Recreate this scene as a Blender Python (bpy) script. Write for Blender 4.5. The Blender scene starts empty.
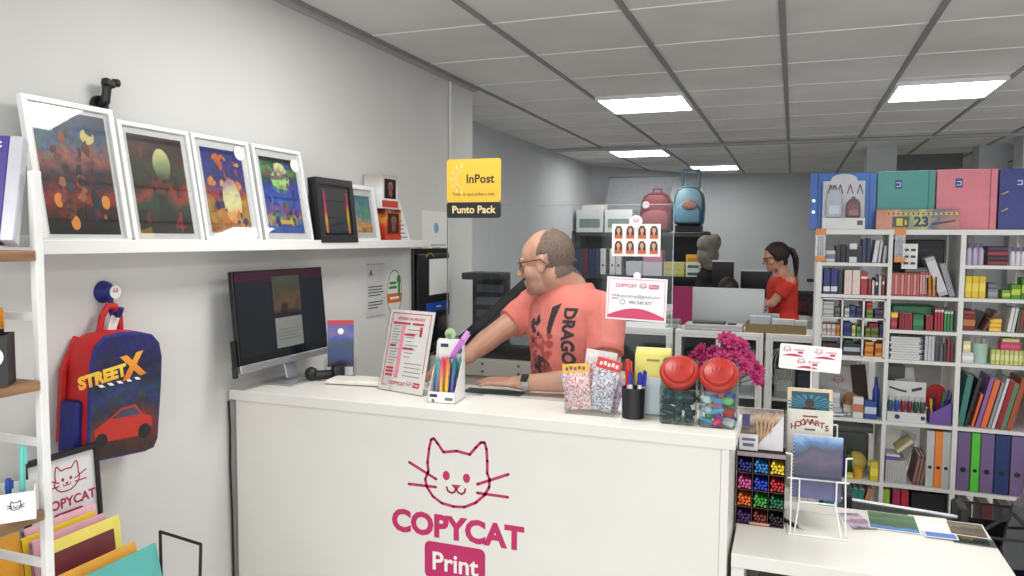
import bpy, bmesh, math, random
from mathutils import Vector, Matrix, Euler
from mathutils.bvhtree import BVHTree
random.seed(7)
SC = bpy.context.scene
COL = SC.collection
PI = math.pi

# ---------------------------------------------------------------- materials
def lin(c):
    return tuple(((v/255)/12.92 if v/255 <= .04045 else ((v/255+.055)/1.055)**2.4) for v in c) + (1.0,)

_M = {}
def mat(rgb, rough=.5, metal=0.0, noise=.06, scale=18.0, bump=0.0, spec=.5, coat=0.0):
    """plain surface: one colour with a faint noise mottling"""
    key = (tuple(rgb), rough, metal, noise, scale, bump, spec, coat)
    if key in _M: return _M[key]
    m = bpy.data.materials.new('surface_%02x%02x%02x' % tuple(int(v) for v in rgb)); m.use_nodes = True
    nt = m.node_tree; b = nt.nodes['Principled BSDF']
    b.inputs['Roughness'].default_value = rough; b.inputs['Metallic'].default_value = metal
    b.inputs['Specular IOR Level'].default_value = spec
    b.inputs['Coat Weight'].default_value = coat
    c = lin(rgb)
    tc = nt.nodes.new('ShaderNodeTexCoord'); n = nt.nodes.new('ShaderNodeTexNoise')
    n.inputs['Scale'].default_value = scale; n.inputs['Detail'].default_value = 3
    nt.links.new(tc.outputs['Object'], n.inputs['Vector'])
    r = nt.nodes.new('ShaderNodeValToRGB')
    r.color_ramp.elements[0].position = .3; r.color_ramp.elements[1].position = .7
    r.color_ramp.elements[0].color = tuple(v*(1-noise) for v in c[:3]) + (1,)
    r.color_ramp.elements[1].color = tuple(min(1, v*(1+noise)) for v in c[:3]) + (1,)
    nt.links.new(n.outputs['Fac'], r.inputs['Fac']); nt.links.new(r.outputs['Color'], b.inputs['Base Color'])
    if bump:
        bp = nt.nodes.new('ShaderNodeBump'); bp.inputs['Strength'].default_value = bump; bp.inputs['Distance'].default_value = .004
        nt.links.new(n.outputs['Fac'], bp.inputs['Height']); nt.links.new(bp.outputs['Normal'], b.inputs['Normal'])
    _M[key] = m
    return m

def art(name, stops, z0=0., z1=1., scale=12., amp=.35, rough=.35, detail=4, axis=2, warp=0.0, vor=0, vmix=.4):
    """printed artwork: colour ramp along one axis, broken up by noise"""
    m = bpy.data.materials.new(name); m.use_nodes = True
    nt = m.node_tree; b = nt.nodes['Principled BSDF']; b.inputs['Roughness'].default_value = rough
    tc = nt.nodes.new('ShaderNodeTexCoord'); sx = nt.nodes.new('ShaderNodeSeparateXYZ')
    nt.links.new(tc.outputs['Object'], sx.inputs[0])
    mr = nt.nodes.new('ShaderNodeMapRange'); mr.clamp = False
    mr.inputs['From Min'].default_value = z0; mr.inputs['From Max'].default_value = z1
    nt.links.new(sx.outputs[axis], mr.inputs['Value'])
    n = nt.nodes.new('ShaderNodeTexNoise'); n.inputs['Scale'].default_value = scale; n.inputs['Detail'].default_value = detail
    n.inputs['Distortion'].default_value = warp
    nt.links.new(tc.outputs['Object'], n.inputs['Vector'])
    s = nt.nodes.new('ShaderNodeMath'); s.operation = 'SUBTRACT'; s.inputs[1].default_value = .5
    nt.links.new(n.outputs['Fac'], s.inputs[0])
    mu = nt.nodes.new('ShaderNodeMath'); mu.operation = 'MULTIPLY_ADD'; mu.inputs[1].default_value = amp*2
    nt.links.new(s.outputs[0], mu.inputs[0]); nt.links.new(mr.outputs[0], mu.inputs[2])
    r = nt.nodes.new('ShaderNodeValToRGB'); els = r.color_ramp.elements
    while len(els) < len(stops): els.new(.5)
    for e, (p, c) in zip(els, stops): e.position = p; e.color = lin(c)
    nt.links.new(mu.outputs[0], r.inputs['Fac']); nt.links.new(r.outputs['Color'], b.inputs['Base Color'])
    if vor:                                    # busy collage: small patches of other inks
        v = nt.nodes.new('ShaderNodeTexVoronoi'); v.inputs['Scale'].default_value = vor; v.inputs['Randomness'].default_value = 1
        wv = nt.nodes.new('ShaderNodeVectorMath'); wv.operation = 'MULTIPLY_ADD'; wv.inputs[1].default_value = (.05, .05, .05)
        n2 = nt.nodes.new('ShaderNodeTexNoise'); n2.inputs['Scale'].default_value = 22
        nt.links.new(tc.outputs['Object'], n2.inputs['Vector']); nt.links.new(n2.outputs['Color'], wv.inputs[0]); nt.links.new(tc.outputs['Object'], wv.inputs[2])
        nt.links.new(wv.outputs[0], v.inputs['Vector'])
        mx = nt.nodes.new('ShaderNodeMix'); mx.data_type = 'RGBA'; mx.blend_type = 'OVERLAY'; mx.inputs[0].default_value = vmix
        nt.links.new(r.outputs['Color'], mx.inputs[6]); nt.links.new(v.outputs['Color'], mx.inputs[7]); nt.links.new(mx.outputs[2], b.inputs['Base Color'])
    return m

def wood(name, a, b_, scale=6., rough=.45, axis_scale=(12, 1, 12)):
    m = bpy.data.materials.new(name); m.use_nodes = True
    nt = m.node_tree; b = nt.nodes['Principled BSDF']; b.inputs['Roughness'].default_value = rough
    tc = nt.nodes.new('ShaderNodeTexCoord'); mp = nt.nodes.new('ShaderNodeMapping'); mp.inputs['Scale'].default_value = axis_scale
    n = nt.nodes.new('ShaderNodeTexNoise'); n.inputs['Scale'].default_value = scale; n.inputs['Detail'].default_value = 6
    nt.links.new(tc.outputs['Object'], mp.inputs[0]); nt.links.new(mp.outputs[0], n.inputs['Vector'])
    r = nt.nodes.new('ShaderNodeValToRGB'); r.color_ramp.elements[0].color = lin(a); r.color_ramp.elements[1].color = lin(b_)
    r.color_ramp.elements[0].position = .3; r.color_ramp.elements[1].position = .7
    nt.links.new(n.outputs['Fac'], r.inputs['Fac']); nt.links.new(r.outputs['Color'], b.inputs['Base Color'])
    return m

def clear(name, tint=(255, 255, 255), refl=.5, extra=.0, rough=.03):
    """thin clear plastic or glass: transparent with a fresnel gloss"""
    m = bpy.data.materials.new(name); m.use_nodes = True
    nt = m.node_tree; nt.nodes.remove(nt.nodes['Principled BSDF']); out = nt.nodes['Material Output']
    t = nt.nodes.new('ShaderNodeBsdfTransparent'); t.inputs[0].default_value = lin(tint)
    g = nt.nodes.new('ShaderNodeBsdfGlossy'); g.inputs['Roughness'].default_value = rough
    lw = nt.nodes.new('ShaderNodeFresnel'); lw.inputs[0].default_value = 1.45
    a = nt.nodes.new('ShaderNodeMath'); a.operation = 'MULTIPLY_ADD'; a.inputs[1].default_value = refl; a.inputs[2].default_value = extra
    mx = nt.nodes.new('ShaderNodeMixShader')
    nt.links.new(lw.outputs[0], a.inputs[0]); nt.links.new(a.outputs[0], mx.inputs[0])
    nt.links.new(t.outputs[0], mx.inputs[1]); nt.links.new(g.outputs[0], mx.inputs[2]); nt.links.new(mx.outputs[0], out.inputs[0])
    return m

def emit(rgb, strength):
    m = bpy.data.materials.new('lamp_light'); m.use_nodes = True
    b = m.node_tree.nodes['Principled BSDF']; b.inputs['Base Color'].default_value = lin(rgb)
    b.inputs['Emission Color'].default_value = lin(rgb); b.inputs['Emission Strength'].default_value = strength
    return m

WHITE = mat((238, 238, 236), .4, noise=.02)
WHITE2 = mat((228, 228, 226), .35, noise=.02)
BLACK = mat((22, 22, 24), .45)
BLACKG = mat((14, 14, 16), .2)
GREY = mat((140, 142, 145), .5)
DGREY = mat((62, 64, 68), .5)
SILVER = mat((190, 192, 196), .3, .8)
PINK = mat((190, 40, 100), .45, noise=.02)
PINKL = mat((214, 110, 140), .45, noise=.02)
PAPER = mat((240, 239, 234), .6, noise=.02)
RED = mat((205, 40, 34), .4)
CLEAR = clear('clear_plastic', (252, 253, 253), .3)
GLASS = clear('glass_sheet', (252, 253, 253), .35)

# ---------------------------------------------------------------- mesh building
class MB:
    """collects shapes, each with a material slot, and links them as ONE mesh object"""
    def __init__(s): s.bm = bmesh.new(); s.k = 0
    def m(s, k): s.k = k; return s
    def _done(s, before):
        for f in s.bm.faces:
            if f not in before: f.material_index = s.k
    def _start(s): return set(s.bm.faces)
    def box(s, c, d, rot=None, bev=0.0):
        st = s._start()
        r = bmesh.ops.create_cube(s.bm, size=1.0)['verts']
        M = Matrix.Translation(Vector(c)) @ (Euler(rot).to_matrix().to_4x4() if rot else Matrix()) @ Matrix.Diagonal((d[0], d[1], d[2], 1))
        bmesh.ops.transform(s.bm, matrix=M, verts=r)
        if bev:
            es = list({e for v in r for e in v.link_edges})
            bmesh.ops.bevel(s.bm, geom=es, offset=bev, segments=2, affect='EDGES', profile=.5)
        s._done(st); return s
    def bx(s, x0, x1, y0, y1, z0, z1, bev=0.0):
        return s.box(((x0+x1)/2, (y0+y1)/2, (z0+z1)/2), (abs(x1-x0), abs(y1-y0), abs(z1-z0)), None, bev)
    def cyl(s, p0, p1, r0, r1=None, n=14):
        st = s._start(); p0 = Vector(p0); p1 = Vector(p1); d = p1-p0
        r = bmesh.ops.create_cone(s.bm, cap_ends=True, segments=n, radius1=r0, radius2=r0 if r1 is None else r1, depth=d.length)['verts']
        M = Matrix.Translation((p0+p1)/2) @ d.to_track_quat('Z', 'Y').to_matrix().to_4x4()
        bmesh.ops.transform(s.bm, matrix=M, verts=r); s._done(st); return s
    def sph(s, c, r, n=12, rot=None):
        st = s._start()
        if not hasattr(r, '__len__'): r = (r, r, r)
        v = bmesh.ops.create_uvsphere(s.bm, u_segments=n, v_segments=max(6, n*2//3), radius=1)['verts']
        M = Matrix.Translation(Vector(c)) @ (rot.to_4x4() if isinstance(rot, Matrix) else Euler(rot).to_matrix().to_4x4() if rot else Matrix()) @ Matrix.Diagonal((r[0], r[1], r[2], 1))
        bmesh.ops.transform(s.bm, matrix=M, verts=v); s._done(st); return s
    def tube(s, pts, r, n=8, closed=False):
        pts = [Vector(p) for p in pts]; N = len(pts)
        if closed: pts = pts + [pts[0]]
        for a, b in zip(pts[:-1], pts[1:]): s.cyl(a, b, r, n=n)
        for p in pts[(0 if closed else 1):-1]: s.sph(p, r*1.01, n=n)
        return s
    def lathe(s, prof, c=(0, 0, 0), n=24, sx=1, sy=1):
        st = s._start(); rings = []
        for r, z in prof:
            rings.append([s.bm.verts.new((c[0]+sx*r*math.cos(2*PI*i/n), c[1]+sy*r*math.sin(2*PI*i/n), c[2]+z)) for i in range(n)])
        for a, b in zip(rings[:-1], rings[1:]):
            for i in range(n): s.bm.faces.new((a[i], a[(i+1) % n], b[(i+1) % n], b[i]))
        if prof[0][0] > 1e-5: s.bm.faces.new(rings[0][::-1])
        if prof[-1][0] > 1e-5: s.bm.faces.new(rings[-1])
        s._done(st); return s
    def prism(s, poly, y0, y1):
        """polygon in x,z pulled from y0 (front) to y1"""
        st = s._start(); n = len(poly)
        a = [s.bm.verts.new((x, y0, z)) for x, z in poly]; b = [s.bm.verts.new((x, y1, z)) for x, z in poly]
        s.bm.faces.new(a); s.bm.faces.new(b[::-1])
        for i in range(n): s.bm.faces.new((a[(i+1) % n], a[i], b[i], b[(i+1) % n]))
        s._done(st); return s
    def slab(s, poly, z0, z1):
        st = s._start(); n = len(poly)
        a = [s.bm.verts.new((x, y, z0)) for x, y in poly]; b = [s.bm.verts.new((x, y, z1)) for x, y in poly]
        s.bm.faces.new(a[::-1]); s.bm.faces.new(b)
        for i in range(n): s.bm.faces.new((a[i], a[(i+1) % n], b[(i+1) % n], b[i]))
        s._done(st); return s
    def stroke(s, pts, w, y=0.0, closed=False, th=.0006):
        """flat line of width w in the x,z plane"""
        P = list(pts) + ([pts[0]] if closed else [])
        for (ax, az), (bx_, bz) in zip(P[:-1], P[1:]):
            dx, dz = bx_-ax, bz-az; L = math.hypot(dx, dz) or 1; nx, nz = -dz/L*w/2, dx/L*w/2
            s.prism([(ax+nx, az+nz), (bx_+nx, bz+nz), (bx_-nx, bz-nz), (ax-nx, az-nz)], y-th, y)
        for x, z in P: s.disc(x, z, w/2, y=y, th=th, n=8)
        return s
    def disc(s, x, z, r, y=0.0, th=.0006, n=16, rz=None):
        rz = r if rz is None else rz
        return s.prism([(x+r*math.cos(2*PI*i/n), z+rz*math.sin(2*PI*i/n)) for i in range(n)], y-th, y)
    def text(s, body, x, z, size, y=0.0, align='CENTER', bold=.0, width=None, th=.0006, M=None, sx=1.0):
        """lettering facing -y with its baseline at z"""
        st = s._start()
        for vs, fs, w in (glyphs(body, bold, align),):
            k = size if width is None else width/w
            kx = k*sx
            vv = []
            for p in vs:
                q = Vector((x+p[0]*kx, y - (th if p[2] > 0 else 0), z+p[1]*k))
                vv.append(s.bm.verts.new(M @ q if M else q))
            for f in fs:
                try: s.bm.faces.new([vv[i] for i in f])
                except ValueError: pass
        s._done(st); return s
    def warp(s, M):
        bmesh.ops.transform(s.bm, matrix=M, verts=s.bm.verts[:]); return s
    def build(s, name, mats, parent=None, smooth=False):
        bmesh.ops.recalc_face_normals(s.bm, faces=s.bm.faces[:])
        me = bpy.data.meshes.new(name); s.bm.to_mesh(me); s.bm.free()
        for x in (mats if isinstance(mats, (list, tuple)) else [mats]): me.materials.append(x)
        if smooth:
            for p in me.polygons: p.use_smooth = True
            try: me.set_sharp_from_angle(angle=math.radians(40))
            except Exception: pass
        o = bpy.data.objects.new(name, me); COL.objects.link(o)
        if parent: o.parent = parent
        return o

_G = {}
def glyphs(body, bold, align):
    key = (body, bold, align)
    if key in _G: return _G[key]
    cu = bpy.data.curves.new('lettering', 'FONT'); cu.body = body; cu.size = 1; cu.extrude = .02; cu.offset = bold
    cu.align_x = align; cu.resolution_u = 3
    ob = bpy.data.objects.new('lettering', cu); COL.objects.link(ob)
    bpy.context.view_layer.update()
    me = bpy.data.meshes.new_from_object(ob.evaluated_get(bpy.context.evaluated_depsgraph_get()))
    vs = [tuple(v.co) for v in me.vertices]; fs = [tuple(p.vertices) for p in me.polygons]
    w = (max(v[0] for v in vs)-min(v[0] for v in vs)) if vs else 1
    bpy.data.objects.remove(ob); bpy.data.curves.remove(cu); bpy.data.meshes.remove(me)
    _G[key] = (vs, fs, w)
    return _G[key]

_L = {}
def tag(o, label, cat, group=None):
    if label in _L and (group is None or _L[label] != group): print('LABEL AGAIN:', label)
    _L[label] = group
    n = len(label.split())
    if n < 4 or n > 16: print('LABEL LENGTH', n, label)
    o['label'] = label; o['category'] = cat
    if group: o['group'] = group
    return o
def place(o, loc, rot=None):
    o.location = loc
    if rot is not None: o.rotation_euler = rot if hasattr(rot, '__len__') else (0, 0, rot)
    return o
def thing(name, label, cat, loc=(0, 0, 0), rot=0, group=None):
    o = bpy.data.objects.new(name, None); COL.objects.link(o); o.empty_display_size = .05
    place(o, loc, rot); return tag(o, label, cat, group)
def one(name, mb, mats, label, cat, loc=(0, 0, 0), rot=0, group=None, smooth=False):
    return tag(place(mb.build(name, mats, None, smooth), loc, rot), label, cat, group)
def struct(name, mb, mats, loc=(0, 0, 0)):
    o = mb.build(name, mats); o.location = loc; o['kind'] = 'structure'; return o
def copy_thing(o, loc, rot=None, label=None, group=None):
    c = o.copy(); COL.objects.link(c); c.location = loc
    if rot is not None: c.rotation_euler = rot if hasattr(rot, '__len__') else (0, 0, rot)
    if label or group: tag(c, label or o['label'], o['category'], group)
    for ch in list(o.children):
        d = ch.copy(); COL.objects.link(d); d.parent = c; d.matrix_parent_inverse = ch.matrix_parent_inverse
        for g in list(ch.children):
            e = g.copy(); COL.objects.link(e); e.parent = d
    return c
def rrect(x0, x1, z0, z1, r, n=5):
    P = []
    for cx, cz, a in ((x1-r, z1-r, 0), (x0+r, z1-r, 90), (x0+r, z0+r, 180), (x1-r, z0+r, 270)):
        for i in range(n+1):
            t = math.radians(a+90*i/n); P.append((cx+r*math.cos(t), cz+r*math.sin(t)))
    return P

def cat_head(mb, x, z, k, w, y=0.0, th=.0006):
    """the shop's line-drawn cat face; k = width over the whiskers"""
    def P(L):
        out = []
        for px, py in L: out.append((x+(px-256)/250*k, z-(py-.13*(px-256)-175)/250*k))
        return out
    mb.stroke(P([(183, 172), (181, 150), (185, 118), (190, 97), (197, 94), (206, 105), (222, 127), (255, 125), (288, 134), (303, 118), (315, 107), (324, 107), (329, 122), (331, 150), (331, 178), (337, 192), (336, 210), (325, 228), (303, 246), (275, 256), (248, 255), (218, 247), (195, 231), (179, 208), (175, 190)]), w, y, True, th)
    for a in ([(133, 149), (203, 190)], [(132, 201), (202, 209)], [(307, 203), (382, 181)], [(307, 223), (381, 233)]): mb.stroke(P(a), w, y, False, th)
    for e in ((229, 182), (280, 189)):
        c = P([e])[0]; mb.disc(c[0], c[1], 9/250*k, y, th, 14, 11/250*k)
    mb.prism(P([(241, 203), (254, 217), (267, 205)]), y-th, y)
    mb.stroke(P([(230, 209), (233, 218), (242, 223), (250, 221), (254, 213), (259, 222), (268, 226), (275, 222), (277, 214)]), w*.7, y, False, th)
    return mb
# ================================================================ ROOM
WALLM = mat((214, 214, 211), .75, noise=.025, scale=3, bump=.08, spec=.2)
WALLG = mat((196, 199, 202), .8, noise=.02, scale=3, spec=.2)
struct('floor', MB().bx(-2.6, 3.3, -2.6, 13, -.1, 0), mat((206, 203, 196), .4, noise=.08, scale=5))
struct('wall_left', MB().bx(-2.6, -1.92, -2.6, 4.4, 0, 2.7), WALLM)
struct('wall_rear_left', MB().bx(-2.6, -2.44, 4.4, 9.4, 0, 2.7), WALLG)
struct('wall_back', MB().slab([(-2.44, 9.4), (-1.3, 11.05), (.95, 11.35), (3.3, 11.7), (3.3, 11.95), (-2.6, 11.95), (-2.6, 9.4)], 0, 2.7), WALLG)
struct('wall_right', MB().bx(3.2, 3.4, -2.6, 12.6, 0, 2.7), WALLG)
CE = mat((222, 222, 220), .85, noise=.07, scale=2.2, bump=.1, spec=.1)
struct('ceiling', MB().bx(-2.6, 3.3, -2.6, 13, 2.585, 2.7), CE)
GX = [-1.27+.6*k for k in range(-2, 8)]
GY = [4.9+.6*k for k in range(-12, 13)]
g = MB()
for x in GX: g.m(0).bx(x-.013, x+.013, -2.5, 12.4, 2.577, 2.5849)
for y in GY: g.m(1).bx(-2.43, 3.2, y-.005, y+.005, 2.5815, 2.5849)  # cross lines: light catching the tile edges, put in as white colour
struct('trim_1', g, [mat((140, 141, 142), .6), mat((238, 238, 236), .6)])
g = MB().bx(-1.92, -1.885, -2.5, 4.4, 2.565, 2.5849)
struct('trim_2', g, mat((176, 176, 174), .6))
struct('trim_3', MB().bx(-1.919, -1.905, 4.05, 4.066, 1.86, 2.565, .003), mat((225, 224, 220), .5))
struct('trim_4', MB().bx(-2.43, 3.2, 7.56, 7.62, 2.555, 2.58), mat((170, 171, 172), .6))
struct('pillar', MB().bx(.66, .93, 8.3, 8.6, 0, 2.585), WALLG)
struct('pillar', MB().bx(1.66, 1.9, 8.45, 8.75, 0, 2.585), WALLG)
struct('pillar', MB().bx(1.84, 2.3, 7.7, 8.0, 0, 2.585), WALLG)
struct('beam', MB().bx(.93, 1.66, 9.2, 9.4, 2.43, 2.585), mat((120, 122, 124), .7))
struct('baseboard_left', MB().bx(-1.92, -1.908, -2.5, 4.4, 0, .08), WHITE2)

LAMP = emit((255, 253, 250), 20)
def ceiling_light(x0, y0, label):
    t = thing('ceiling_light', label, 'ceiling light', (x0+.3, y0+.3, 2.55), 0, None)
    f = MB()
    for a, b, c, d in ((-.29, .29, -.29, -.272), (-.29, .29, .272, .29), (-.29, -.272, -.272, .272), (.272, .29, -.272, .272)): f.bx(a, b, c, d, .012, .0355)
    f.build('frame', WHITE, t)
    MB().bx(-.272, .272, -.272, .272, .018, .0355).build('diffuser', LAMP, t)
ceiling_light(-1.27, 4.9, 'bright square ceiling light panel above the seated counter man, nearest of the middle run')
ceiling_light(-1.87, 7.8, 'small-looking ceiling light panel over the grey wall beside the dark shelves')
ceiling_light(-1.27, 9.7, 'farthest ceiling light panel by the back wall above the blue trolley bag')
ceiling_light(.531, 5.0, 'large bright ceiling light panel above the lever arch files on the bookcase')

# ================================================================ LEFT WALL
WX = -1.92
sh = thing('picture_ledge', 'long white picture ledge on the wall carrying leaning framed posters', 'wall shelf', (WX, 2.45, 1.6), PI/2)
MB().bx(-1.1, 1.1, -.125, 0, 0, .018, .002).build('ledge_board', WHITE, sh)
MB().bx(-1.1, 1.1, -.137, -.125, 0, .037, .002).build('front_lip', WHITE, sh)
MB().bx(-1.1, 1.1, -.012, 0, .018, .05).build('back_rail', WHITE, sh)

def frame(y0, y1, h, fw, artm, label, fm, inset=.03, th=.018, sticker=None, mw=.03, lean=.17, mb=WHITE, extra=None):
    w = y1-y0
    t = thing('framed_poster', label, 'framed poster', (WX+.103, (y0+y1)/2-.016, 1.6225), (-lean, 0, PI/2))
    f = MB()
    f.bx(-w/2, w/2, -th, 0, 0, fw, .002).bx(-w/2, w/2, -th, 0, h-fw, h, .002).bx(-w/2, -w/2+fw, -th, 0, fw, h-fw).bx(w/2-fw, w/2, -th, 0, fw, h-fw)
    f.build('frame', fm, t)
    b0 = 0 if th < .025 else -(th-.016)
    MB().bx(-w/2+fw, w/2-fw, b0-.008, -.001, fw, h-fw).build('mount_board', mb, t)
    p = MB().bx(-w/2+fw+mw, w/2-fw-mw, b0-.0095, b0-.008, fw+mw, h-fw-mw)
    pr = p.build('print', artm, t)
    if extra: extra(t, w, h)
    MB().bx(-w/2+fw, w/2-fw, b0-.0125, b0-.0115, fw, h-fw).build('glazing', CLEAR, t)
    if sticker:
        MB().disc(sticker[0], sticker[1], .026, -.0126, .001, 20).build('round_sticker', mat((232, 228, 230), .4), t)
    return t
WF = mat((236, 236, 236), .35, noise=.02)
A1 = art('poster_fire_night', [(0, (25, 21, 27)), (.17, (38, 19, 21)), (.3, (155, 50, 30)), (.38, (97, 33, 33)), (.5, (48, 35, 48)), (.62, (155, 87, 68)), (.75, (48, 87, 116)), (.88, (33, 60, 99)), (1, (29, 42, 68))], .02, .38, 16, .22, detail=6, vor=70, vmix=.5)
A2 = art('poster_dark_smoke', [(0, (23, 19, 23)), (.2, (35, 23, 29)), (.32, (29, 68, 48)), (.42, (155, 58, 44)), (.52, (68, 33, 33)), (.66, (44, 68, 41)), (.78, (77, 48, 42)), (1, (38, 30, 48))], .02, .35, 9, .3, detail=3, vor=40, vmix=.45)
A3 = art('poster_orange_blue', [(0, (180, 74, 29)), (.2, (180, 126, 38)), (.38, (180, 146, 48)), (.48, (174, 77, 68)), (.58, (77, 58, 126)), (.75, (44, 54, 136)), (1, (33, 48, 116))], .02, .35, 11, .2, detail=4, vor=60, vmix=.45)
A4 = art('poster_blue_green', [(0, (29, 68, 174)), (.15, (48, 97, 180)), (.22, (180, 180, 58)), (.3, (136, 68, 146)), (.42, (48, 77, 180)), (.6, (29, 68, 174)), (.7, (38, 68, 68)), (.8, (97, 165, 77)), (.9, (29, 42, 58)), (1, (23, 30, 48))], .02, .35, 18, .16, detail=5, vor=80, vmix=.5)
A5 = art('print_black_neon', [(0, (41, 95, 230)), (.1, (41, 46, 68)), (.45, (30, 30, 32)), (.7, (46, 43, 41)), (1, (27, 27, 30))], .02, .24, 14, .14, vor=50, vmix=.6)
A6 = art('print_teal_field', [(0, (149, 95, 54)), (.25, (243, 162, 81)), (.45, (95, 162, 149)), (.7, (54, 135, 162)), (1, (41, 95, 108))], .02, .24, 22, .3, vor=60, vmix=.6)
def collage(t, w, h, cols, n, seed, fw=.05):
    """many small overlapping painted patches"""
    r = random.Random(seed); m = MB()
    for i in range(n):
        x, z = r.uniform(-w/2+fw+.02, w/2-fw-.02), r.uniform(fw+.02, h-fw-.02); a = r.uniform(.005, .017); b = r.uniform(.006, .02)
        m.m(i % len(cols)).prism([(x+a*(1+r.uniform(-.4, .4))*math.cos(2*PI*k/9), z+b*(1+r.uniform(-.4, .4))*math.sin(2*PI*k/9)) for k in range(9)], -.0096-.00002*i, -.0094)
    m.build('painted_patches', [mat(c, .4, noise=.25, scale=60) for c in cols], t)
def moon(t, w, h):
    collage(t, w, h, [(40, 26, 30), (110, 60, 40), (150, 70, 36), (30, 60, 86), (70, 40, 40), (24, 36, 60), (170, 110, 76), (90, 30, 28)], 46, 3)
    MB().disc(.045, h*.77, .022, -.0095, .0006, 18).build('moon', mat((226, 206, 120), .4), t)
    m = MB()
    for i, (x, z) in enumerate([(-.07, .12), (.075, .12), (-.03, .06)]): m.sph((x, -.0096, z), (.014, .0006, .02), 8)
    m.build('flames', mat((240, 150, 60), .4), t)
def glowface(t, w, h):
    collage(t, w, h, [(30, 20, 24), (90, 40, 30), (40, 60, 36), (120, 50, 36), (20, 40, 36), (50, 30, 30)], 26, 5)
    MB().m(0).disc(.012, .25, .034, -.0095, .0004, 20, .05).build('pale_shape', art('pale_shape_ink', [(0, (68, 76, 54)), (.5, (162, 176, 122)), (1, (243, 230, 162))], .2, .3, 30, .3), t)
    MB().stroke([(.055, .085), (.035, .055), (.075, .055)], .006, -.0095).stroke([(.058, .1), (.058, .035)], .007, -.0095).build('red_mark', mat((170, 30, 30), .4), t)
def orange_title(t, w, h):
    collage(t, w, h, [(190, 90, 36), (220, 140, 70), (40, 46, 110), (70, 50, 90), (160, 60, 40), (226, 170, 110)], 34, 8)
    m = MB().m(0).stroke([(-.05, h-.075), (-.035, h-.062), (-.02, h-.075), (-.005, h-.062), (.01, h-.075)], .01, -.0096)
    m.build('lettering', mat((232, 120, 40), .4), t)
    MB().sph((.02, -.0096, .15), (.045, .0008, .08), 16).build('pale_figure', art('faded_orange', [(0, (250, 149, 68)), (.5, (250, 250, 176)), (1, (176, 135, 162))], .08, .22, 40, .4), t)
def ornate(t, w, h):
    collage(t, w, h, [(30, 70, 160), (90, 40, 110), (60, 110, 60), (26, 44, 110), (150, 60, 110), (60, 120, 190), (30, 30, 50)], 40, 9)
    MB().sph((0, -.0096, h*.68), (.055, .0008, .06), 18).build('green_crest', art('green_crest_ink', [(0, (54, 95, 68)), (.4, (189, 250, 135)), (.6, (95, 68, 95)), (1, (250, 250, 176))], .19, .31, 60, .5), t)
    MB().bx(-.055, .055, -.0102, -.0094, .075, .09).build('gold_band', mat((224, 190, 60), .4), t)
frame(1.400, 1.678, .395, .016, A1, 'large white framed fantasy film poster in dark blue and fire red, tallest on the ledge', WF, mw=.013, extra=moon)
frame(1.688, 1.966, .37, .014, A2, 'white framed dark poster with smoky red and green figure and a red sign', WF, mw=.02, extra=glowface)
frame(1.975, 2.253, .37, .014, A3, 'white framed poster in blue over bright orange with a round sticker', WF, mw=.026, sticker=(.088, .325), extra=orange_title)
frame(2.27, 2.562, .37, .014, A4, 'white framed poster in deep blue with a green crest and gold band', WF, mw=.026, sticker=(.1, .31), extra=ornate)
def neon(t, w, h):
    m = MB().bx(-w/2+.045, -w/2+.062, -.0355, -.034, .04, h-.055).bx(w/2-.062, w/2-.045, -.0355, -.034, .04, h-.055)
    m.build('bright_edging', art('neon_edging', [(0, (200, 50, 80)), (.4, (220, 190, 60)), (.6, (200, 60, 70)), (1, (160, 50, 120))], .03, .22, 20, .3), t)
frame(2.585, 2.855, .268, .03, A5, 'deep black box frame holding a black print edged with bright colours', BLACK, th=.04, mw=.012, lean=.12, mb=BLACKG, extra=neon)
frame(2.868, 3.085, .262, .02, A6, 'small white frame with a teal and brown print beside the black box frame', WF, mw=.028, lean=.15)

def toy_box(y, z, w, h, d, body, win, label, rot=PI/2):
    t = thing('toy_box', label, 'boxed figurine', (WX+.06, y, z), rot)
    MB().bx(-w/2, w/2, -d/2, d/2, 0, h, .002).build('box_body', body, t)
    MB().bx(-w*.36, w*.36, -d/2-.001, -d/2, h*.3, h*.88).build('box_window', win, t)
    MB().bx(-w/2, w/2, -d/2-.0012, -d/2, h*.04, h*.24).build('name_band', mat((200, 60, 40), .4), t)
    f = MB().sph((0, -d/2-.002, h*.66), (w*.18, .003, h*.14)).sph((0, -d/2-.002, h*.45), (w*.13, .003, h*.12))
    f.build('figure_picture', mat((120, 70, 50), .5), t)
toy_box(3.20, 1.6195, .15, .165, .1, art('carton_red', [(0, (150, 30, 26)), (.5, (206, 66, 34)), (.8, (220, 150, 60)), (1, (120, 24, 24))], 0, .16, 20, .35), mat((70, 40, 34), .2), 'red boxed figurine standing on the end of the picture ledge')
toy_box(3.17, 1.7860, .15, .16, .1, art('carton_white', [(0, (226, 226, 226)), (.5, (236, 236, 236)), (1, (180, 170, 160))], 0, .16, 10, .2), mat((36, 30, 34), .2), 'white boxed figurine with a dark window stacked on the red box')
m = MB().m(0).bx(-.075, .075, -.001, .001, 0, .23); m.m(1)
for i in range(9): m.bx(-.055, .05-.01*(i % 3), -.0016, -.001, .03+.021*i, .036+.021*i)
one('notice_sheet', m, [mat((222, 222, 222), .6), mat((120, 120, 122), .6)], 'printed white paper sheet leaning behind the boxed figurines', 'paper sheet', (WX+.1, 3.325, 1.6195), (-.3, 0, PI/2))
m = MB().bx(-.06, .06, -.05, 0, 0, .02, .002)
one('wooden_strip', m, wood('pale_wood', (190, 150, 90), (214, 178, 120)), 'short pale wooden block fixed to the wall beside the picture ledge', 'wood block', (WX, 3.66, 1.615), PI/2)

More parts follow.
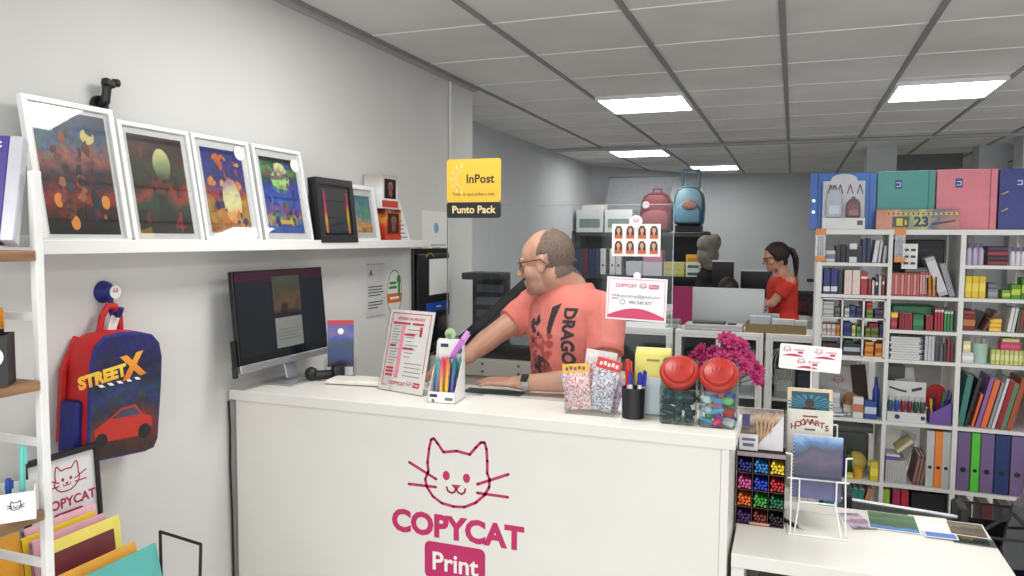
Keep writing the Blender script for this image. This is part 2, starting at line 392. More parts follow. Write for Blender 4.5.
# black bracket high on the wall
t = thing('camera_mount', 'small black camera mount bracket on the wall above the posters', 'wall bracket', (WX, 1.66, 2.03), PI/2)
MB().cyl((0, 0, .0), (0, -.012, .0), .028).build('wall_plate', BLACK, t)
MB().tube([(0, -.012, .0), (0, -.03, .01), (.002, -.035, .045)], .013).sph((.002, -.035, .05), .014).build('arm', BLACK, t)
MB().box((.004, -.04, .062), (.036, .024, .022), (0, .2, 0), .005).cyl((.022, -.04, .066), (.036, -.04, .068), .012).build('clamp_head', BLACK, t)

# hook and children's backpack
BLUE = mat((30, 38, 120), .5); BRED = mat((196, 34, 36), .55, bump=.1)
t = thing('wall_hook', 'navy blue suction hook on the wall holding the red backpack', 'hook', (WX, 1.66, 1.437), PI/2)
MB().lathe([(.0, -.0), (.034, .0), (.031, .012), (.018, .03), (0, .034)], n=20).warp(Matrix.Translation((0, 0, .045)) @ Matrix.Rotation(PI/2, 4, 'X')).build('hook_cup', BLUE, t, True)
MB().tube([(0, -.026, .045), (0, -.03, -.01), (0, -.035, -.022), (0, -.06, -.022), (0, -.07, 0)], .008).build('hook_arm', BLUE, t, True)
s = MB().disc(.012, .045, .02, -.0345, .001, 20).build('round_sticker', WHITE, t)
cat_head(MB(), .012, .05, .02, .0012, -.0356).build('sticker_print', PINK, s)

bp = thing('backpack', 'red and blue child backpack with racing print hanging on the wall hook', 'backpack', (WX+.012, 1.618, 1.012), (0, .085, PI/2-.03))
bp.scale = (1, .8, 1)
prof = []
def bpoly(w, h, r, base=.035):
    return rrect(-w/2, w/2, 0, h, r, 8)
def pad(poly, y0, y1, ins=.012):
    """soft block: outline at mid depth, pulled in at both faces"""
    mb = MB(); cx = sum(p[0] for p in poly)/len(poly); cz = sum(p[1] for p in poly)/len(poly)
    rings = []
    for y, k in ((y0, 1-.18), (y0+.25*(y1-y0)*.3, 1-.06), (y0+(y1-y0)*.3, 1), (y0+(y1-y0)*.7, 1), (y1-(y1-y0)*.08, .96), (y1, .82)):
        rings.append([mb.bm.verts.new((cx+(x-cx)*k, y, cz+(z-cz)*k)) for x, z in poly])
    n = len(poly)
    for a, b in zip(rings[:-1], rings[1:]):
        for i in range(n): mb.bm.faces.new((a[i], a[(i+1) % n], b[(i+1) % n], b[i]))
    mb.bm.faces.new(rings[0]); mb.bm.faces.new(rings[-1][::-1])
    return mb
out = [(-.122, .03), (-.11, .006), (-.08, 0), (.08, 0), (.11, .006), (.122, .03), (.126, .2), (.124, .285), (.112, .328), (.085, .352), (.03, .362), (-.03, .362), (-.085, .352), (-.112, .328), (-.124, .285), (-.126, .2)]
pad(out, -.125, 0).build('body', BRED, bp, True)
fr = [(x*.93, z*.965+.004) for x, z in out]
m = MB(); m.tube([(x, -.124, z) for x, z in fr], .0065, 8, True); m.build('piping', BLUE, bp, True)
ART = art('racing_print', [(0, (50, 36, 36)), (.12, (70, 34, 32)), (.28, (96, 44, 40)), (.38, (44, 42, 58)), (.5, (36, 58, 100)), (.62, (26, 32, 56)), (.8, (38, 38, 84)), (1, (34, 42, 110))], 0, .36, 13, .2, .3, 5, vor=55, vmix=.45)
fpz = MB().prism(fr[::-1], -.131, -.118).build('front_panel', ART, bp)
M_T = Matrix.Rotation(-.2, 4, 'Y')
MB().text('STREET', -.036, .232, .06, -.1312, bold=.06, width=.155, M=M_T, th=.0012).build('lettering', art('lettering_gold', [(0, (236, 150, 40)), (1, (246, 220, 70))], .2, .27, 4, .1), fpz)
MB().text('X', .066, .222, .12, -.1318, bold=.06, width=.085, M=M_T, th=.0012).build('lettering', art('lettering_orange', [(0, (214, 90, 26)), (1, (246, 190, 60))], .2, .32, 4, .1), fpz)
m = MB()
for i in range(5): m.prism([(-.09+.03*i, .205+.003*i), (-.075+.03*i, .205+.003*i), (-.085+.03*i, .213+.003*i), (-.1+.03*i, .213+.003*i)], -.1316, -.131)
m.build('chequered_strip', WHITE, fpz)
m = MB().m(0).prism([(-.1, .05), (.055, .05), (.092, .075), (.092, .1), (.056, .115), (.03, .145), (-.02, .14), (-.055, .115), (-.104, .085)], -.1322, -.131)
m.m(1).disc(.065, .062, .022, -.1322, .001, 16).disc(-.08, .055, .02, -.1322, .001, 16)
m.m(2).prism([(-.05, .112), (-.018, .134), (.026, .138), (.05, .114)], -.1328, -.1322)
m.build('car_picture', [mat((186, 44, 34), .35), mat((24, 22, 26), .4), mat((60, 70, 90), .25)], fpz)
MB().bx(-.147, -.115, -.1, -.02, .02, .17, .012).build('side_pocket', BLUE, bp, True)
MB().tube([(-.035, -.03, .355), (-.03, -.03, .40), (-.012, -.03, .43), (.012, -.03, .43), (.03, -.03, .40), (.035, -.03, .355)], .010).build('carry_loop', BRED, bp, True)
MB().tube([(-.09, -.004, .34), (-.132, -.012, .25), (-.13, -.01, .05)], .012).build('shoulder_strap', BRED, bp, True)
MB().box((.0, -.045, .38), (.028, .002, .045), (0, .3, 0)).build('price_tag', PAPER, bp)

# ladder shelf at the picture's edge
SW = wood('oak_board', (120, 86, 58), (166, 126, 92))
t = thing('shelf_unit', 'white post shelf unit with brown wooden boards standing against the wall', 'shelf unit', (-1.71, .809, 0))
for x in (-.2, .2):
    for y in (-.335, .335): MB().bx(x-.0095, x+.0095, y-.0095, y+.0095, 0, 1.785, .002).build('post', WHITE, t)
for z in (.50, .775, 1.035, 1.318, 1.595): MB().bx(-.186, .212, -.322, .322, z, z+.022, .002).build('shelf_board', SW, t)
for z in (.93, 1.2, 1.474):
    for y in (-.335, .335): MB().bx(-.19, .19, y-.006, y+.006, z-.008, z+.008).build('side_rail', WHITE, t)
PUR = mat((74, 54, 140), .4)
t = thing('pencil_pack', 'purple cardboard pencil pack leaning back on the top board of the shelf unit', 'pencil pack', (-1.585, 1.042, 1.6265), (-.36, 0, .64))
MB().bx(-.11, .075, -.035, 0, 0, .235, .002).build('carton', PUR, t)
MB().bx(.075, .1, -.035, 0, 0, .235, .002).build('clear_edge', mat((196, 198, 206), .25), t)
m = MB().m(0).prism([(-.1, .09), (-.02, .11), (.02, .2), (-.1, .2)], -.037, -.035)
for i in range(5): m.m(1).box((-.09+.022*i, -.0385, .14), (.008, .003, .09), (0, -.25, 0))
m.build('picture_panel', [PAPER, mat((200, 160, 120), .5)], t)
MB().text('120', .035, .06, .03, -.0352, bold=.02).text('llet', .045, .208, .026, -.0352, bold=.03).bx(.005, .06, -.036, -.0352, .042, .05).build('lettering', PAPER, t)

def pen(name, body, cap, label, cat, loc, rot, L=.14, r=.0042, group=None, grip=None):
    t = thing(name, label, cat, loc, rot, group)
    MB().cyl((0, 0, 0), (0, 0, L*.72), r, n=8).build('barrel', body, t)
    MB().cyl((0, 0, L*.72), (0, 0, L), r*1.15, r*.9, n=8).bx(r*.9, r*1.6, -r*.35, r*.35, L*.74, L*.97).build('cap', cap, t)
    if grip: MB().cyl((0, 0, L*.3), (0, 0, L*.5), r*1.12, n=8).build('band', grip, t)
    return t
t = thing('pen_cup', 'black square pen cup with a round cat sticker on the shelf unit', 'pen cup', (-1.54, 1.058, 1.3405), .75)
m = MB()
for a, b, c, d in ((-.036, .036, -.036, -.033), (-.036, .036, .033, .036), (-.036, -.033, -.033, .033), (.033, .036, -.033, .033)): m.bx(a, b, c, d, 0, .105)
m.bx(-.033, .033, -.033, .033, 0, .004).build('cup', BLACK, t)
s = MB().disc(.008, .062, .022, -.036, .001, 20).build('round_sticker', WHITE, t)
cat_head(MB(), .008, .066, .026, .0014, -.037).build('sticker_print', PINK, s)
for i in range(5):
    pen('pen', BLACK, mat((216, 140, 40), .4) if i % 2 else BLACK, 'black pen with amber band standing in the black square cup' if i % 2 else 'plain black pen standing in the black square cup', 'pen', (-1.54+.010*(i-2), 1.058+.010*((i*3) % 5-2), 1.3455), (.06*(i-2), .05*(i-2), 0), .155, .005, 'amber banded pens in the square cup' if i % 2 else 'plain black pens in the square cup')
t = thing('pen_tray', 'white compartment tray for pens on the lowest visible board of the shelf unit', 'desk organiser', (-1.545, 1.062, 1.0575), .9)
m = MB().bx(-.07, .07, -.045, .045, 0, .004)
for a, b, c, d in ((-.07, .07, -.045, -.042), (-.07, .07, .042, .045), (-.07, -.067, -.042, .042), (.067, .07, -.042, .042), (-.002, .002, -.042, .042)): m.bx(a, b, c, d, .004, .06)
m.build('tray', WHITE, t)
cat_head(MB(), .035, .035, .03, .0014, -.0455).build('printed_logo', mat((40, 40, 44), .5), t)
for i, (dx, c, nm) in enumerate([(.045, (110, 200, 190), 'mint green'), (.02, (40, 80, 160), 'blue'), (-.03, (170, 160, 90), 'olive')]):
    pen('pen', mat(c, .35), mat(c, .35), nm+' ballpoint standing in the white compartment tray', 'pen', (-1.545+dx*.62, 1.062+dx*.78, 1.062), (.12, .1, .4), .15 if i == 0 else .08, .006)

# stand with sign, folders
t = thing('low_stand', 'small white stand under the wire rack beside the wall', 'stand', (-1.62, 1.42, 0))
MB().bx(-.25, .25, -.24, .24, .57, .6, .003).build('top', WHITE, t)
for x in (-.23, .23):
    for y in (-.22, .22): MB().bx(x-.018, x+.018, y-.018, y+.018, 0, .57).build('leg', WHITE, t)
t = thing('wire_rack', 'black wire rack holding the coloured folders on the white stand', 'wire rack', (-1.62, 1.42, .6005))
W = .0042
m = MB()
for x in (-.22, -.11, .0, .1, .2): m.tube([(x, -.2, .006), (x, .12, .006)], W)
m.tube([(-.22, -.2, .006), (.22, -.2, .006), (.22, .12, .006), (-.22, .12, .006)], W, 8, True)
m.build('base_wires', BLACK, t)
for y in (-.2, .12):
    MB().tube([(.022, y, .006), (.022, y, .242), (.162, y, .228), (.15, y, .006)], W).build('side_loop', BLACK, t, True)
    MB().tube([(.15, y+.0, .07), (.19, y, .13), (.215, y, .115), (.215, y, .006)], W).build('side_loop', BLACK, t, True)
t = thing('framed_sign', 'black framed white sign with pink cat logo standing behind the folders', 'sign', (-1.785, 1.415, .6005), (-.06, 0, PI/2))
w, h = .216, .474
MB().bx(-w/2, w/2, -.016, 0, h-.014, h).bx(-w/2, w/2, -.016, 0, 0, .014).bx(-w/2, -w/2+.009, -.016, 0, .014, h-.014).bx(w/2-.009, w/2, -.016, 0, .014, h-.014).build('frame', BLACK, t)
MB().bx(-w/2+.009, w/2-.009, -.006, -.002, .014, h-.014).build('panel', mat((226, 226, 228), .3, noise=.01), t)
m = MB(); cat_head(m, .014, h-.07, .115, .0035, -.006)
m.text('COPYCAT', .016, h-.148, .04, -.006, bold=.03, width=.16)
m.m(0).prism(rrect(-.03, .055, h-.195, h-.16, .006), -.0066, -.006)
m.m(1).text('Print', .012, h-.187, .03, -.0067, bold=.01, width=.062)
m.build('logo', [mat((176, 36, 80), .45), PAPER], t)
def folder(x, y0, y1, z1, c, label, lean=.1, th=.012, inner=None, z0=.612, sleeve=False):
    t = thing('folder', label, 'folder', (x, (y0+y1)/2, z0), (-lean, 0, PI/2))
    w = y1-y0; h = z1-z0
    MB().bx(-w/2, w/2, -th, -th*.55, 0, h, .001).bx(-w/2, w/2, -th*.45, 0, 0, h*.985, .001).build('covers', mat(c, .45), t)
    MB().bx(-w/2, -w/2+.004, -th, 0, 0, h*.98).build('spine', mat(c, .45), t)
    if inner: MB().bx(-w/2+.012, w/2-.022, -th-.001, -th, .03, h-.03).build('front_panel', inner, t)
    return t
folder(-1.735, 1.27, 1.475, .925, (232, 190, 205), 'pale pink folder standing in the wire rack behind the yellow ones')
folder(-1.718, 1.25, 1.455, .912, (238, 206, 60), 'bright yellow folder between two pale pink folders in the rack')
folder(-1.698, 1.26, 1.468, .905, (222, 170, 190), 'dusty pink folder standing behind the pale yellow one')
folder(-1.675, 1.28, 1.492, .895, (240, 226, 110), 'pale yellow folder with a maroon front panel in the wire rack', inner=mat((112, 50, 58), .4))
folder(-1.725, 1.185, 1.25, .93, (226, 160, 50), 'amber folder edge standing behind the white shelf post')
folder(-1.60, 1.26, 1.485, .835, (236, 170, 70), 'orange folder standing behind the teal folder', .18)
folder(-1.565, 1.30, 1.525, .82, (92, 178, 172), 'teal folder at the front of the wire rack', .22)

# wall papers
t = thing('notice', 'printed notice sheet in a clear sleeve taped to the wall', 'notice', (WX, 3.215, 1.255), PI/2)
MB().bx(-.09, .09, -.002, 0, 0, .27).build('sheet', mat((206, 207, 208), .4), t)
m = MB().bx(-.085, .085, -.0026, -.002, .006, .008).bx(-.085, .085, -.0026, -.002, .262, .264)
for i, (a, b) in enumerate([(-.07, .07), (-.07, .06), (-.07, .072), (-.07, .05)]): m.bx(a, b, -.0026, -.002, .15-.014*i, .155-.014*i)
for i, (a, b) in enumerate([(-.07, .07), (-.07, .065), (-.07, .02)]): m.bx(a, b, -.0026, -.002, .075-.014*i, .08-.014*i)
m.text('A', -.045, .205, .045, -.002, bold=.02).build('lettering', mat((60, 60, 64), .6), t)
t = thing('oval_sticker', 'oval green and orange sticker on the wall beside the notice sheet', 'sticker', (WX, 3.40, 1.245), PI/2)
MB().disc(0, .12, .078, 0, .002, 28, .12).build('backing', mat((222, 226, 222), .4), t)
m = MB().m(0)
P = [(.075*math.cos(a*PI/14), .12+.116*math.sin(a*PI/14)) for a in range(28)]
m.stroke(P, .005, -.002, True)
m.bx(-.05, .02, -.0026, -.002, .165, .178).bx(-.055, .025, -.0026, -.002, .142, .155)
m.disc(.045, .19, .02, -.002, .001, 16).prism([(.035, .1), (.06, .1), (.058, .175), (.037, .175)], -.003, -.002)
m.m(1).prism([(-.07, .07), (.07, .07), (.072, .118), (-.072, .118)], -.0026, -.002)
m.m(2).bx(-.045, .045, -.0032, -.0026, .088, .1)
m.build('print', [mat((60, 140, 70), .4), mat((226, 110, 40), .4), PAPER], t)
t = thing('wall_card', 'white square card with a round pale blue mark above the black panel', 'card', (WX, 3.88, 1.575), PI/2)
MB().bx(-.17, .17, -.004, 0, 0, .225).build('card', PAPER, t)
m = MB().m(0).disc(0, .13, .03, -.004, .001, 20); m.m(1).bx(-.12, .12, -.0046, -.004, .03, .036).bx(-.05, .05, -.0046, -.004, .014, .02)
m.build('print', [mat((140, 176, 206), .4), mat((150, 150, 152), .5)], t)
t = thing('payment_board', 'tall black acrylic payment panel on the wall below the white card', 'wall panel', (WX, 3.80, 1.0), PI/2)
MB().bx(-.215, .215, -.016, 0, 0, .59, .003).build('panel', BLACKG, t)
MB().bx(-.19, .2, -.03, -.016, .20, .56, .003).build('holder', BLACK, t)
MB().bx(-.06, .19, -.033, -.03, .33, .53).build('white_card', PAPER, t)
MB().bx(-.1, .2, -.034, -.03, .235, .285).build('blue_strip', mat((30, 90, 190), .3), t)
MB().stroke([(-.1+.012*i, .545+.018*math.sin(i*PI/8)) for i in range(9)], .008, -.031).build('gold_arc', mat((200, 170, 60), .4), t)
MB().bx(.02, .08, -.0345, -.034, .256, .264).build('lettering', PAPER, t)
# ================================================================ COUNTER
CW = mat((228, 226, 219), .38, noise=.02, scale=4)
ctr = thing('reception_counter', 'white reception counter with pink cat logo on its front', 'counter', (-1.02, 2.165, 0))
MB().bx(-.885, .885, 0, .42, 1.058, 1.095, .002).build('worktop', CW, ctr)
MB().bx(-.87, .845, .018, .036, 0, 1.058).build('front_panel', CW, ctr)
MB().bx(.846, .868, .012, .405, 0, 1.058, .001).build('side_panel', CW, ctr)
MB().bx(-.872, -.85, .037, .405, 0, 1.058).build('side_panel', CW, ctr)
MB().bx(-.85, .845, .05, .39, .55, .57).build('inner_shelf', CW, ctr)
lg = MB()
cat_head(lg, .017, .888, .355, .0095, .018)
lg.text('COPYCAT', .012, .665, .1, .018, bold=.045, width=.475, th=.0008)
lg.m(0).prism(rrect(-.1, .118, .520, .645, .02), .0172, .018)
lg.m(1)
lg.text('Print', .009, .552, .09, .0171, bold=.02, width=.165)
lg.build('logo', [PINK, PAPER], ctr)

one('cable', MB().tube([(0, 0, 1.05), (.004, 0, .95), (.002, 0, .8), (.005, .002, .62), (.0, .01, .3), (0, .03, .005)], .004), BLACK, 'thin black cable hanging between the wall and the counter end', 'cable', (-1.9135, 2.172, 0))
# monitor
t = thing('desktop_monitor', 'black screen monitor with silver chin standing on the counter by the wall', 'monitor', (-1.80, 2.40, 1.0955), (0, 0, PI/2-.0))
mt = Matrix.Translation((-.035, 0, 0)) @ Matrix.Rotation(-.09, 4, 'X')
MB().bx(-.265, .265, -.012, .008, .095, .432, .003).bx(-.1, .1, .008, .03, .14, .38, .004).warp(mt).build('housing', BLACKG, t)
sc = MB().bx(-.258, .258, -.0132, -.012, .125, .427).warp(mt).build('screen', art('screen_dark', [(0, (20, 26, 34)), (.86, (24, 30, 38)), (.9, (58, 22, 40)), (1, (46, 20, 36))], .125, .427, 3, .01, .25), t)
m = MB().m(0).bx(-.06, .105, -.0142, -.0132, .262, .405); m.m(1).bx(-.058, .103, -.0142, -.0132, .135, .248)
m.m(2)
for i in range(4): m.bx(-.045, .085-.02*(i % 2), -.0146, -.0142, .165+.012*i, .168+.012*i)
m.warp(mt).build('screen_pictures', [art('screen_photo', [(0, (30, 26, 24)), (.35, (90, 70, 50)), (.6, (60, 60, 48)), (1, (60, 70, 60))], .26, .41, 30, .5, .3), mat((120, 124, 120), .4), mat((90, 94, 90), .4)], sc)
MB().bx(-.265, .265, -.014, .008, .072, .1, .003).warp(mt).build('chin', SILVER, t)
m = MB().box((0, .02, .07), (.07, .012, .12), (-.25, 0, 0), .003)
m.build('stand_neck', SILVER, t)
MB().bx(-.11, .09, -.075, .06, 0, .007, .003).build('foot', SILVER, t)
m = MB().bx(-.285, -.267, -.004, .006, .1, .19).cyl((-.28, .0, .1), (-.28, .0, .06), .01).warp(mt)
m.build('side_clip', BLACK, t)

# leaflets in a holder
t = thing('leaflet_holder', 'clear leaflet stand on the counter beside the monitor', 'leaflet stand', (-1.685, 2.552, 1.0955), .5)
m = MB().bx(-.057, .057, -.03, .03, 0, .003).bx(-.057, .057, -.033, -.03, 0, .05).bx(-.057, .057, .024, .027, 0, .15).bx(-.06, -.057, -.033, .027, 0, .07).bx(.057, .06, -.033, .027, 0, .07)
m.build('holder', clear('holder_plastic', (250, 251, 251), extra=.01), t)
m = MB().bx(-.05, .05, -.0336, -.033, .008, .04)
m.build('front_label', mat((186, 188, 192), .4), t)
t = thing('leaflet', 'blue mountain leaflet with red header standing in the clear stand', 'leaflet', (-1.685, 2.552, 1.103), (-.05, 0, .5))
LA = art('mountain_photo', [(0, (20, 30, 50)), (.3, (24, 50, 110)), (.5, (30, 70, 60)), (.62, (36, 64, 140)), (.8, (110, 90, 150)), (1, (36, 80, 170))], .03, .2, 14, .3)
MB().bx(-.052, .052, .002, .012, .004, .215).build('pages', PAPER, t)
MB().bx(-.052, .052, .0, .002, .03, .195).build('cover_picture', LA, t)
MB().bx(-.052, .052, -.001, .002, .004, .03).build('footer_band', mat((180, 40, 60), .4), t)
m = MB().m(0).bx(-.052, .052, -.001, .002, .195, .215)
m.build('header_band', mat((180, 40, 60), .4), t)
MB().disc(0, .17, .012, .0, .001, 14).build('round_mark', PAPER, t)
t = thing('webcam', 'black clip webcam lying on the counter beside the keyboard', 'webcam', (-1.69, 2.44, 1.0955), .6)
MB().box((0, 0, .022), (.075, .034, .034), (0, 0, 0), .012).build('body', BLACK, t, True)
MB().sph((-.045, .0, .028), .026).build('lens_ball', BLACK, t, True)
MB().box((.055, .01, .03), (.05, .045, .055), (0, 0, .3), .014).build('clip', BLACK, t, True)
t = thing('keyboard', 'slim white keyboard on the counter behind the price list', 'keyboard', (-1.50, 2.44, 1.0955), .14)
MB().bx(-.145, .145, -.05, .05, .003, .016, .004).bx(-.14, .14, .03, .045, 0, .006).build('case', mat((228, 226, 216), .4), t)
m = MB()
for r in range(5):
    for c in range(15): m.bx(-.137+.0183*c, -.137+.0183*c+.0155, -.044+.0178*r, -.044+.0178*r+.015, .016, .0185)
m.build('keys', mat((236, 234, 226), .4), t)

# price list
t = thing('price_list', 'acrylic A4 price list in red print standing on the counter', 'price list', (-1.303, 2.345, 1.0955), (0, 0, -.26))
tl = Matrix.Rotation(-.24, 4, 'X')
MB().bx(-.112, .112, -.003, -.001, .0, .3).warp(tl).build('clear_front', clear('acrylic_front', (253, 253, 253), .3), t)
MB().bx(-.108, .108, -.0008, .0008, .003, .298).warp(tl).build('sheet', PAPER, t)
MB().bx(-.112, .112, 0, .085, .0, .003).build('base', CLEAR, t)
m = MB(); y = -.0009
for a, b, c, d in ((-.095, .095, .284, .287), (-.095, -.092, .02, .287), (.092, .095, .075, .287), (-.095, -.07, .02, .023)): m.bx(a, b, y-.0005, y, c, d)
m.text('LISTADO DE PRECIOS', 0, .262, .02, y, bold=.02, width=.13)
m.bx(-.085, -.0, y-.0005, y, .245, .253).bx(.01, .065, y-.0005, y, .245, .253).bx(-.02, .03, y-.0005, y, .205, .213).bx(-.02, .03, y-.0005, y, .155, .163)
for z in (.055, .068, .08): m.bx(-.085, -.05, y-.0005, y, z, z+.008)
m.bx(-.085, -.055, y-.0005, y, .162, .17)
m.bx(.05, .062, y-.0005, y, .205, .24)
m.m(1).bx(-.04, -.022, y-.0004, y, .05, .242)
m.m(2)
for i in range(14): m.bx(-.08, -.055+.008*((i*7) % 3), y-.0005, y, .1+.0105*i, .103+.0105*i)
for i in range(8): m.bx(-.01, .02+.01*((i*5) % 4), y-.0005, y, .128+.014*i, .131+.014*i)
for i in range(4): m.bx(.0, .08, y-.0005, y, .06+.015*i, .063+.015*i)
m.m(0).text('COPYCAT', -.02, .026, .03, y, bold=.03, width=.08); cat_head(m, .036, .036, .026, .0012, y)
m.m(0).prism(rrect(.055, .088, .024, .042, .003), y-.0005, y); m.m(3).text('Print', .0715, .029, .02, y-.0006, width=.026)
m.warp(tl).build('print', [mat((206, 50, 70), .5), mat((232, 150, 165), .5), mat((150, 140, 145), .5), PAPER], t)

# pen display carton
t = thing('pen_display', 'white carton counter display filled with colourful pens', 'pen display', (-1.095, 2.30, 1.0955), (0, 0, .1))
CART = mat((236, 236, 232), .5, noise=.02)
m = MB().bx(-.048, .048, -.055, .05, 0, .003).bx(-.048, .048, -.055, -.053, 0, .038).bx(-.048, .048, .048, .05, 0, .205)
for x in (-.048, .0465): m.warp(Matrix()); 
st = m._start()
for x in (-.048, .0465):
    P = [(-.055, 0), (.05, 0), (.05, .2), (.035, .2), (.02, .13), (-.055, .038)]
    a = [m.bm.verts.new((x, p, z)) for p, z in P]; b = [m.bm.verts.new((x+.0015, p, z)) for p, z in P]
    m.bm.faces.new(a); m.bm.faces.new(b[::-1])
    for i in range(6): m.bm.faces.new((a[i], a[(i+1) % 6], b[(i+1) % 6], b[i]))
m.build('carton', CART, t)
m = MB().m(0).bx(-.042, -.015, -.0556, -.055, .02, .03).bx(-.04, -.012, .0474, .048, .175, .187)
m.m(1).disc(.028, .165, .011, .048, .001, 14).disc(-.03, .008, .006, -.055, .0006, 10).bx(.012, .04, -.0556, -.055, .01, .02)
m.build('print', [mat((36, 44, 80), .4), mat((110, 116, 120), .4)], t)
MB().disc(-.005, .222, .02, .05, .002, 18).prism([(-.022, .205), (.0, .205), (.0, .222), (-.022, .222)], .048, .05).build('top_badge', mat((170, 196, 150), .4), t)
RAINB = [[(.0, (110, 70, 170)), (1, (60, 160, 150))], [(.0, (70, 150, 120)), (1, (220, 80, 150))], [(.0, (240, 210, 60)), (1, (220, 70, 110))], [(.0, (232, 220, 70)), (1, (240, 120, 60))], [(0, (100, 70, 180)), (1, (50, 110, 130))], [(0, (120, 60, 170)), (1, (60, 140, 120))]]
NM = ['purple to green', 'green to pink', 'yellow to red', 'yellow to orange', 'violet to slate', 'plum to green']
for i in range(12):
    k = [0, 1, 2, 3, 4, 5, 4, 0, 0, 2, 3, 4][i]; st_ = RAINB[k]
    cm = art('pen_blend', st_, 0, .12, 4, .08)
    tt = thing('pen', NM[k]+' blend pen standing in the white carton display', 'pen', (0, 0, 0), 0, NM[k]+' pens in the carton display')
    p = Vector((-.036+.0103*i, .0+(.012 if i % 2 else -.008), .004)) if i < 8 else Vector((-.030+.018*(i-8), -.028, .004)); R_ = Euler((-.16, 0, .1)).to_matrix()
    tt.location = Vector((-1.095, 2.30, 1.0955))+Matrix.Rotation(.1, 3, 'Z') @ p; tt.rotation_euler = (-.16, .04*(i % 3-1), .1)
    MB().cyl((0, 0, 0), (0, 0, .115), .0066, n=10).build('barrel', cm, tt)
    MB().cyl((0, 0, .115), (0, 0, .135), .0064, .0042, n=10).cyl((0, 0, .135), (0, 0, .143), .0024, n=6).bx(.005, .008, -.0015, .0015, .085, .125).build('clicker', cm, tt)
t = thing('sample_pen', 'fat lilac sample pen fixed to the back card of the pen display', 'pen', (-1.085, 2.325, 1.245), (-.08, .55, .1))
LIL = mat((196, 110, 200), .35)
MB().cyl((0, 0, -.012), (0, 0, 0), .003, .0085, n=10).cyl((0, 0, 0), (0, 0, .07), .0095, n=12).build('barrel', LIL, t)
MB().cyl((0, 0, .07), (0, 0, .1), .0095, .008, n=12).bx(.008, .013, -.002, .002, .05, .095).build('cap', mat((214, 150, 216), .3), t)

# green mat
one('cutting_mat', MB().bx(-.12, .1, -.03, .05, 0, .002), mat((30, 70, 64), .6), 'dark green mat under the man\'s hand on the counter', 'mat', (-.985, 2.475, 1.0955), .03)

# sticker holder
t = thing('card_holder', 'clear acrylic holder full of sticker packs on the counter', 'acrylic holder', (-.59, 2.31, 1.0955), .06)
AC = clear('acrylic_thick', (250, 252, 251), .4, .02)
m = MB().bx(-.078, .078, -.045, .045, 0, .012).bx(-.078, .078, -.045, -.042, .012, .085).bx(-.078, .078, .042, .045, .012, .15).bx(-.078, -.075, -.042, .042, .012, .11).bx(.075, .078, -.042, .042, .012, .11)
m.build('holder', AC, t)
def pack(loc, rot, w, h, head, body, label):
    t = thing('sticker_pack', label, 'sticker pack', loc, rot)
    MB().bx(-w/2, w/2, -.002, .002, 0, h*.8).build('sheet', body, t)
    MB().bx(-w/2, w/2, -.0025, .0025, h*.8, h).build('header_card', head, t)
    m = MB()
    for i in range(5): m.bx(-w*.38+w*.16*i, -w*.27+w*.16*i, -.0031, -.0025, h*(.86+.015*(i % 2)), h*(.93+.02*(i % 2)))
    m.build('header_marks', mat(((110, 70, 120) if label.startswith('sticker pack with yellow') else (236, 226, 222)), .4), t)
def dots(nm, a, b, c): return art(nm, [(0, a), (.4, a), (.47, b), (.53, b), (.6, c), (1, c)], -2, 2, 75, .9, .25, 2)
pack((-.625, 2.285, 1.108), (-.05, -.1, .06), .085, .145, mat((226, 180, 50), .4), dots('sticker_print_pink', (236, 216, 214), (190, 90, 100), (222, 196, 200)), 'sticker pack with yellow header in front of the clear holder')
pack((-.565, 2.30, 1.108), (-.06, .22, .06), .08, .165, mat((206, 36, 34), .35), dots('sticker_print_grey', (216, 222, 226), (130, 90, 110), (196, 200, 210)), 'sticker pack with bright red header leaning in the clear holder')
pack((-.585, 2.325, 1.108), (-.06, .12, .06), .1, .185, mat((222, 214, 212), .4), dots('sticker_print_white', (226, 224, 222), (200, 120, 120), (230, 228, 228)), 'pale sticker pack standing tallest at the back of the clear holder')
pack((-.635, 2.315, 1.108), (-.05, -.22, .06), .07, .12, mat((150, 180, 196), .4), dots('sticker_print_blue', (150, 190, 206), (100, 130, 160), (190, 206, 214)), 'pale blue sticker pack behind the yellow headed one')
pack((-.535, 2.322, 1.108), (-.05, .26, .06), .055, .13, mat((216, 206, 150), .4), dots('sticker_print_lilac', (196, 170, 200), (160, 90, 140), (206, 190, 206)), 'narrow lilac sticker pack at the edge of the clear holder')

# pen cup
t = thing('pen_pot', 'round black pen pot on the counter beside the clear sticker holder', 'pen pot', (-.452, 2.295, 1.0955))
MB().lathe([(.0, .003), (.03, .003), (.033, .095), (.0365, .095), (.034, 0), (0, 0)][::-1], n=24).build('pot', BLACK, t, True)
BL = mat((44, 50, 160), .3); RD = mat((196, 36, 34), .3)
k = 0
for i in range(9):
    a = i*2.4; rr = .021
    blue = i % 3 != 1
    lab, grp = ('blue capped ballpoint in the round black pen pot', 'blue ballpoints in the black pot') if blue else ('red capped ballpoint in the round black pen pot', 'red ballpoints in the black pot')
    pen('pen', PAPER, BL if blue else RD, lab, 'pen', (-.452+rr*math.cos(a), 2.295+rr*math.sin(a), 1.0995), (.07*math.sin(a)*-1, .1*math.cos(a), a), .132+.006*(i % 3), .0048, grp)
pen('marker', RD, RD, 'tall fat red marker sticking up from the black pen pot', 'marker', (-.466, 2.30, 1.0995), (0, -.04, 0), .175, .0085)

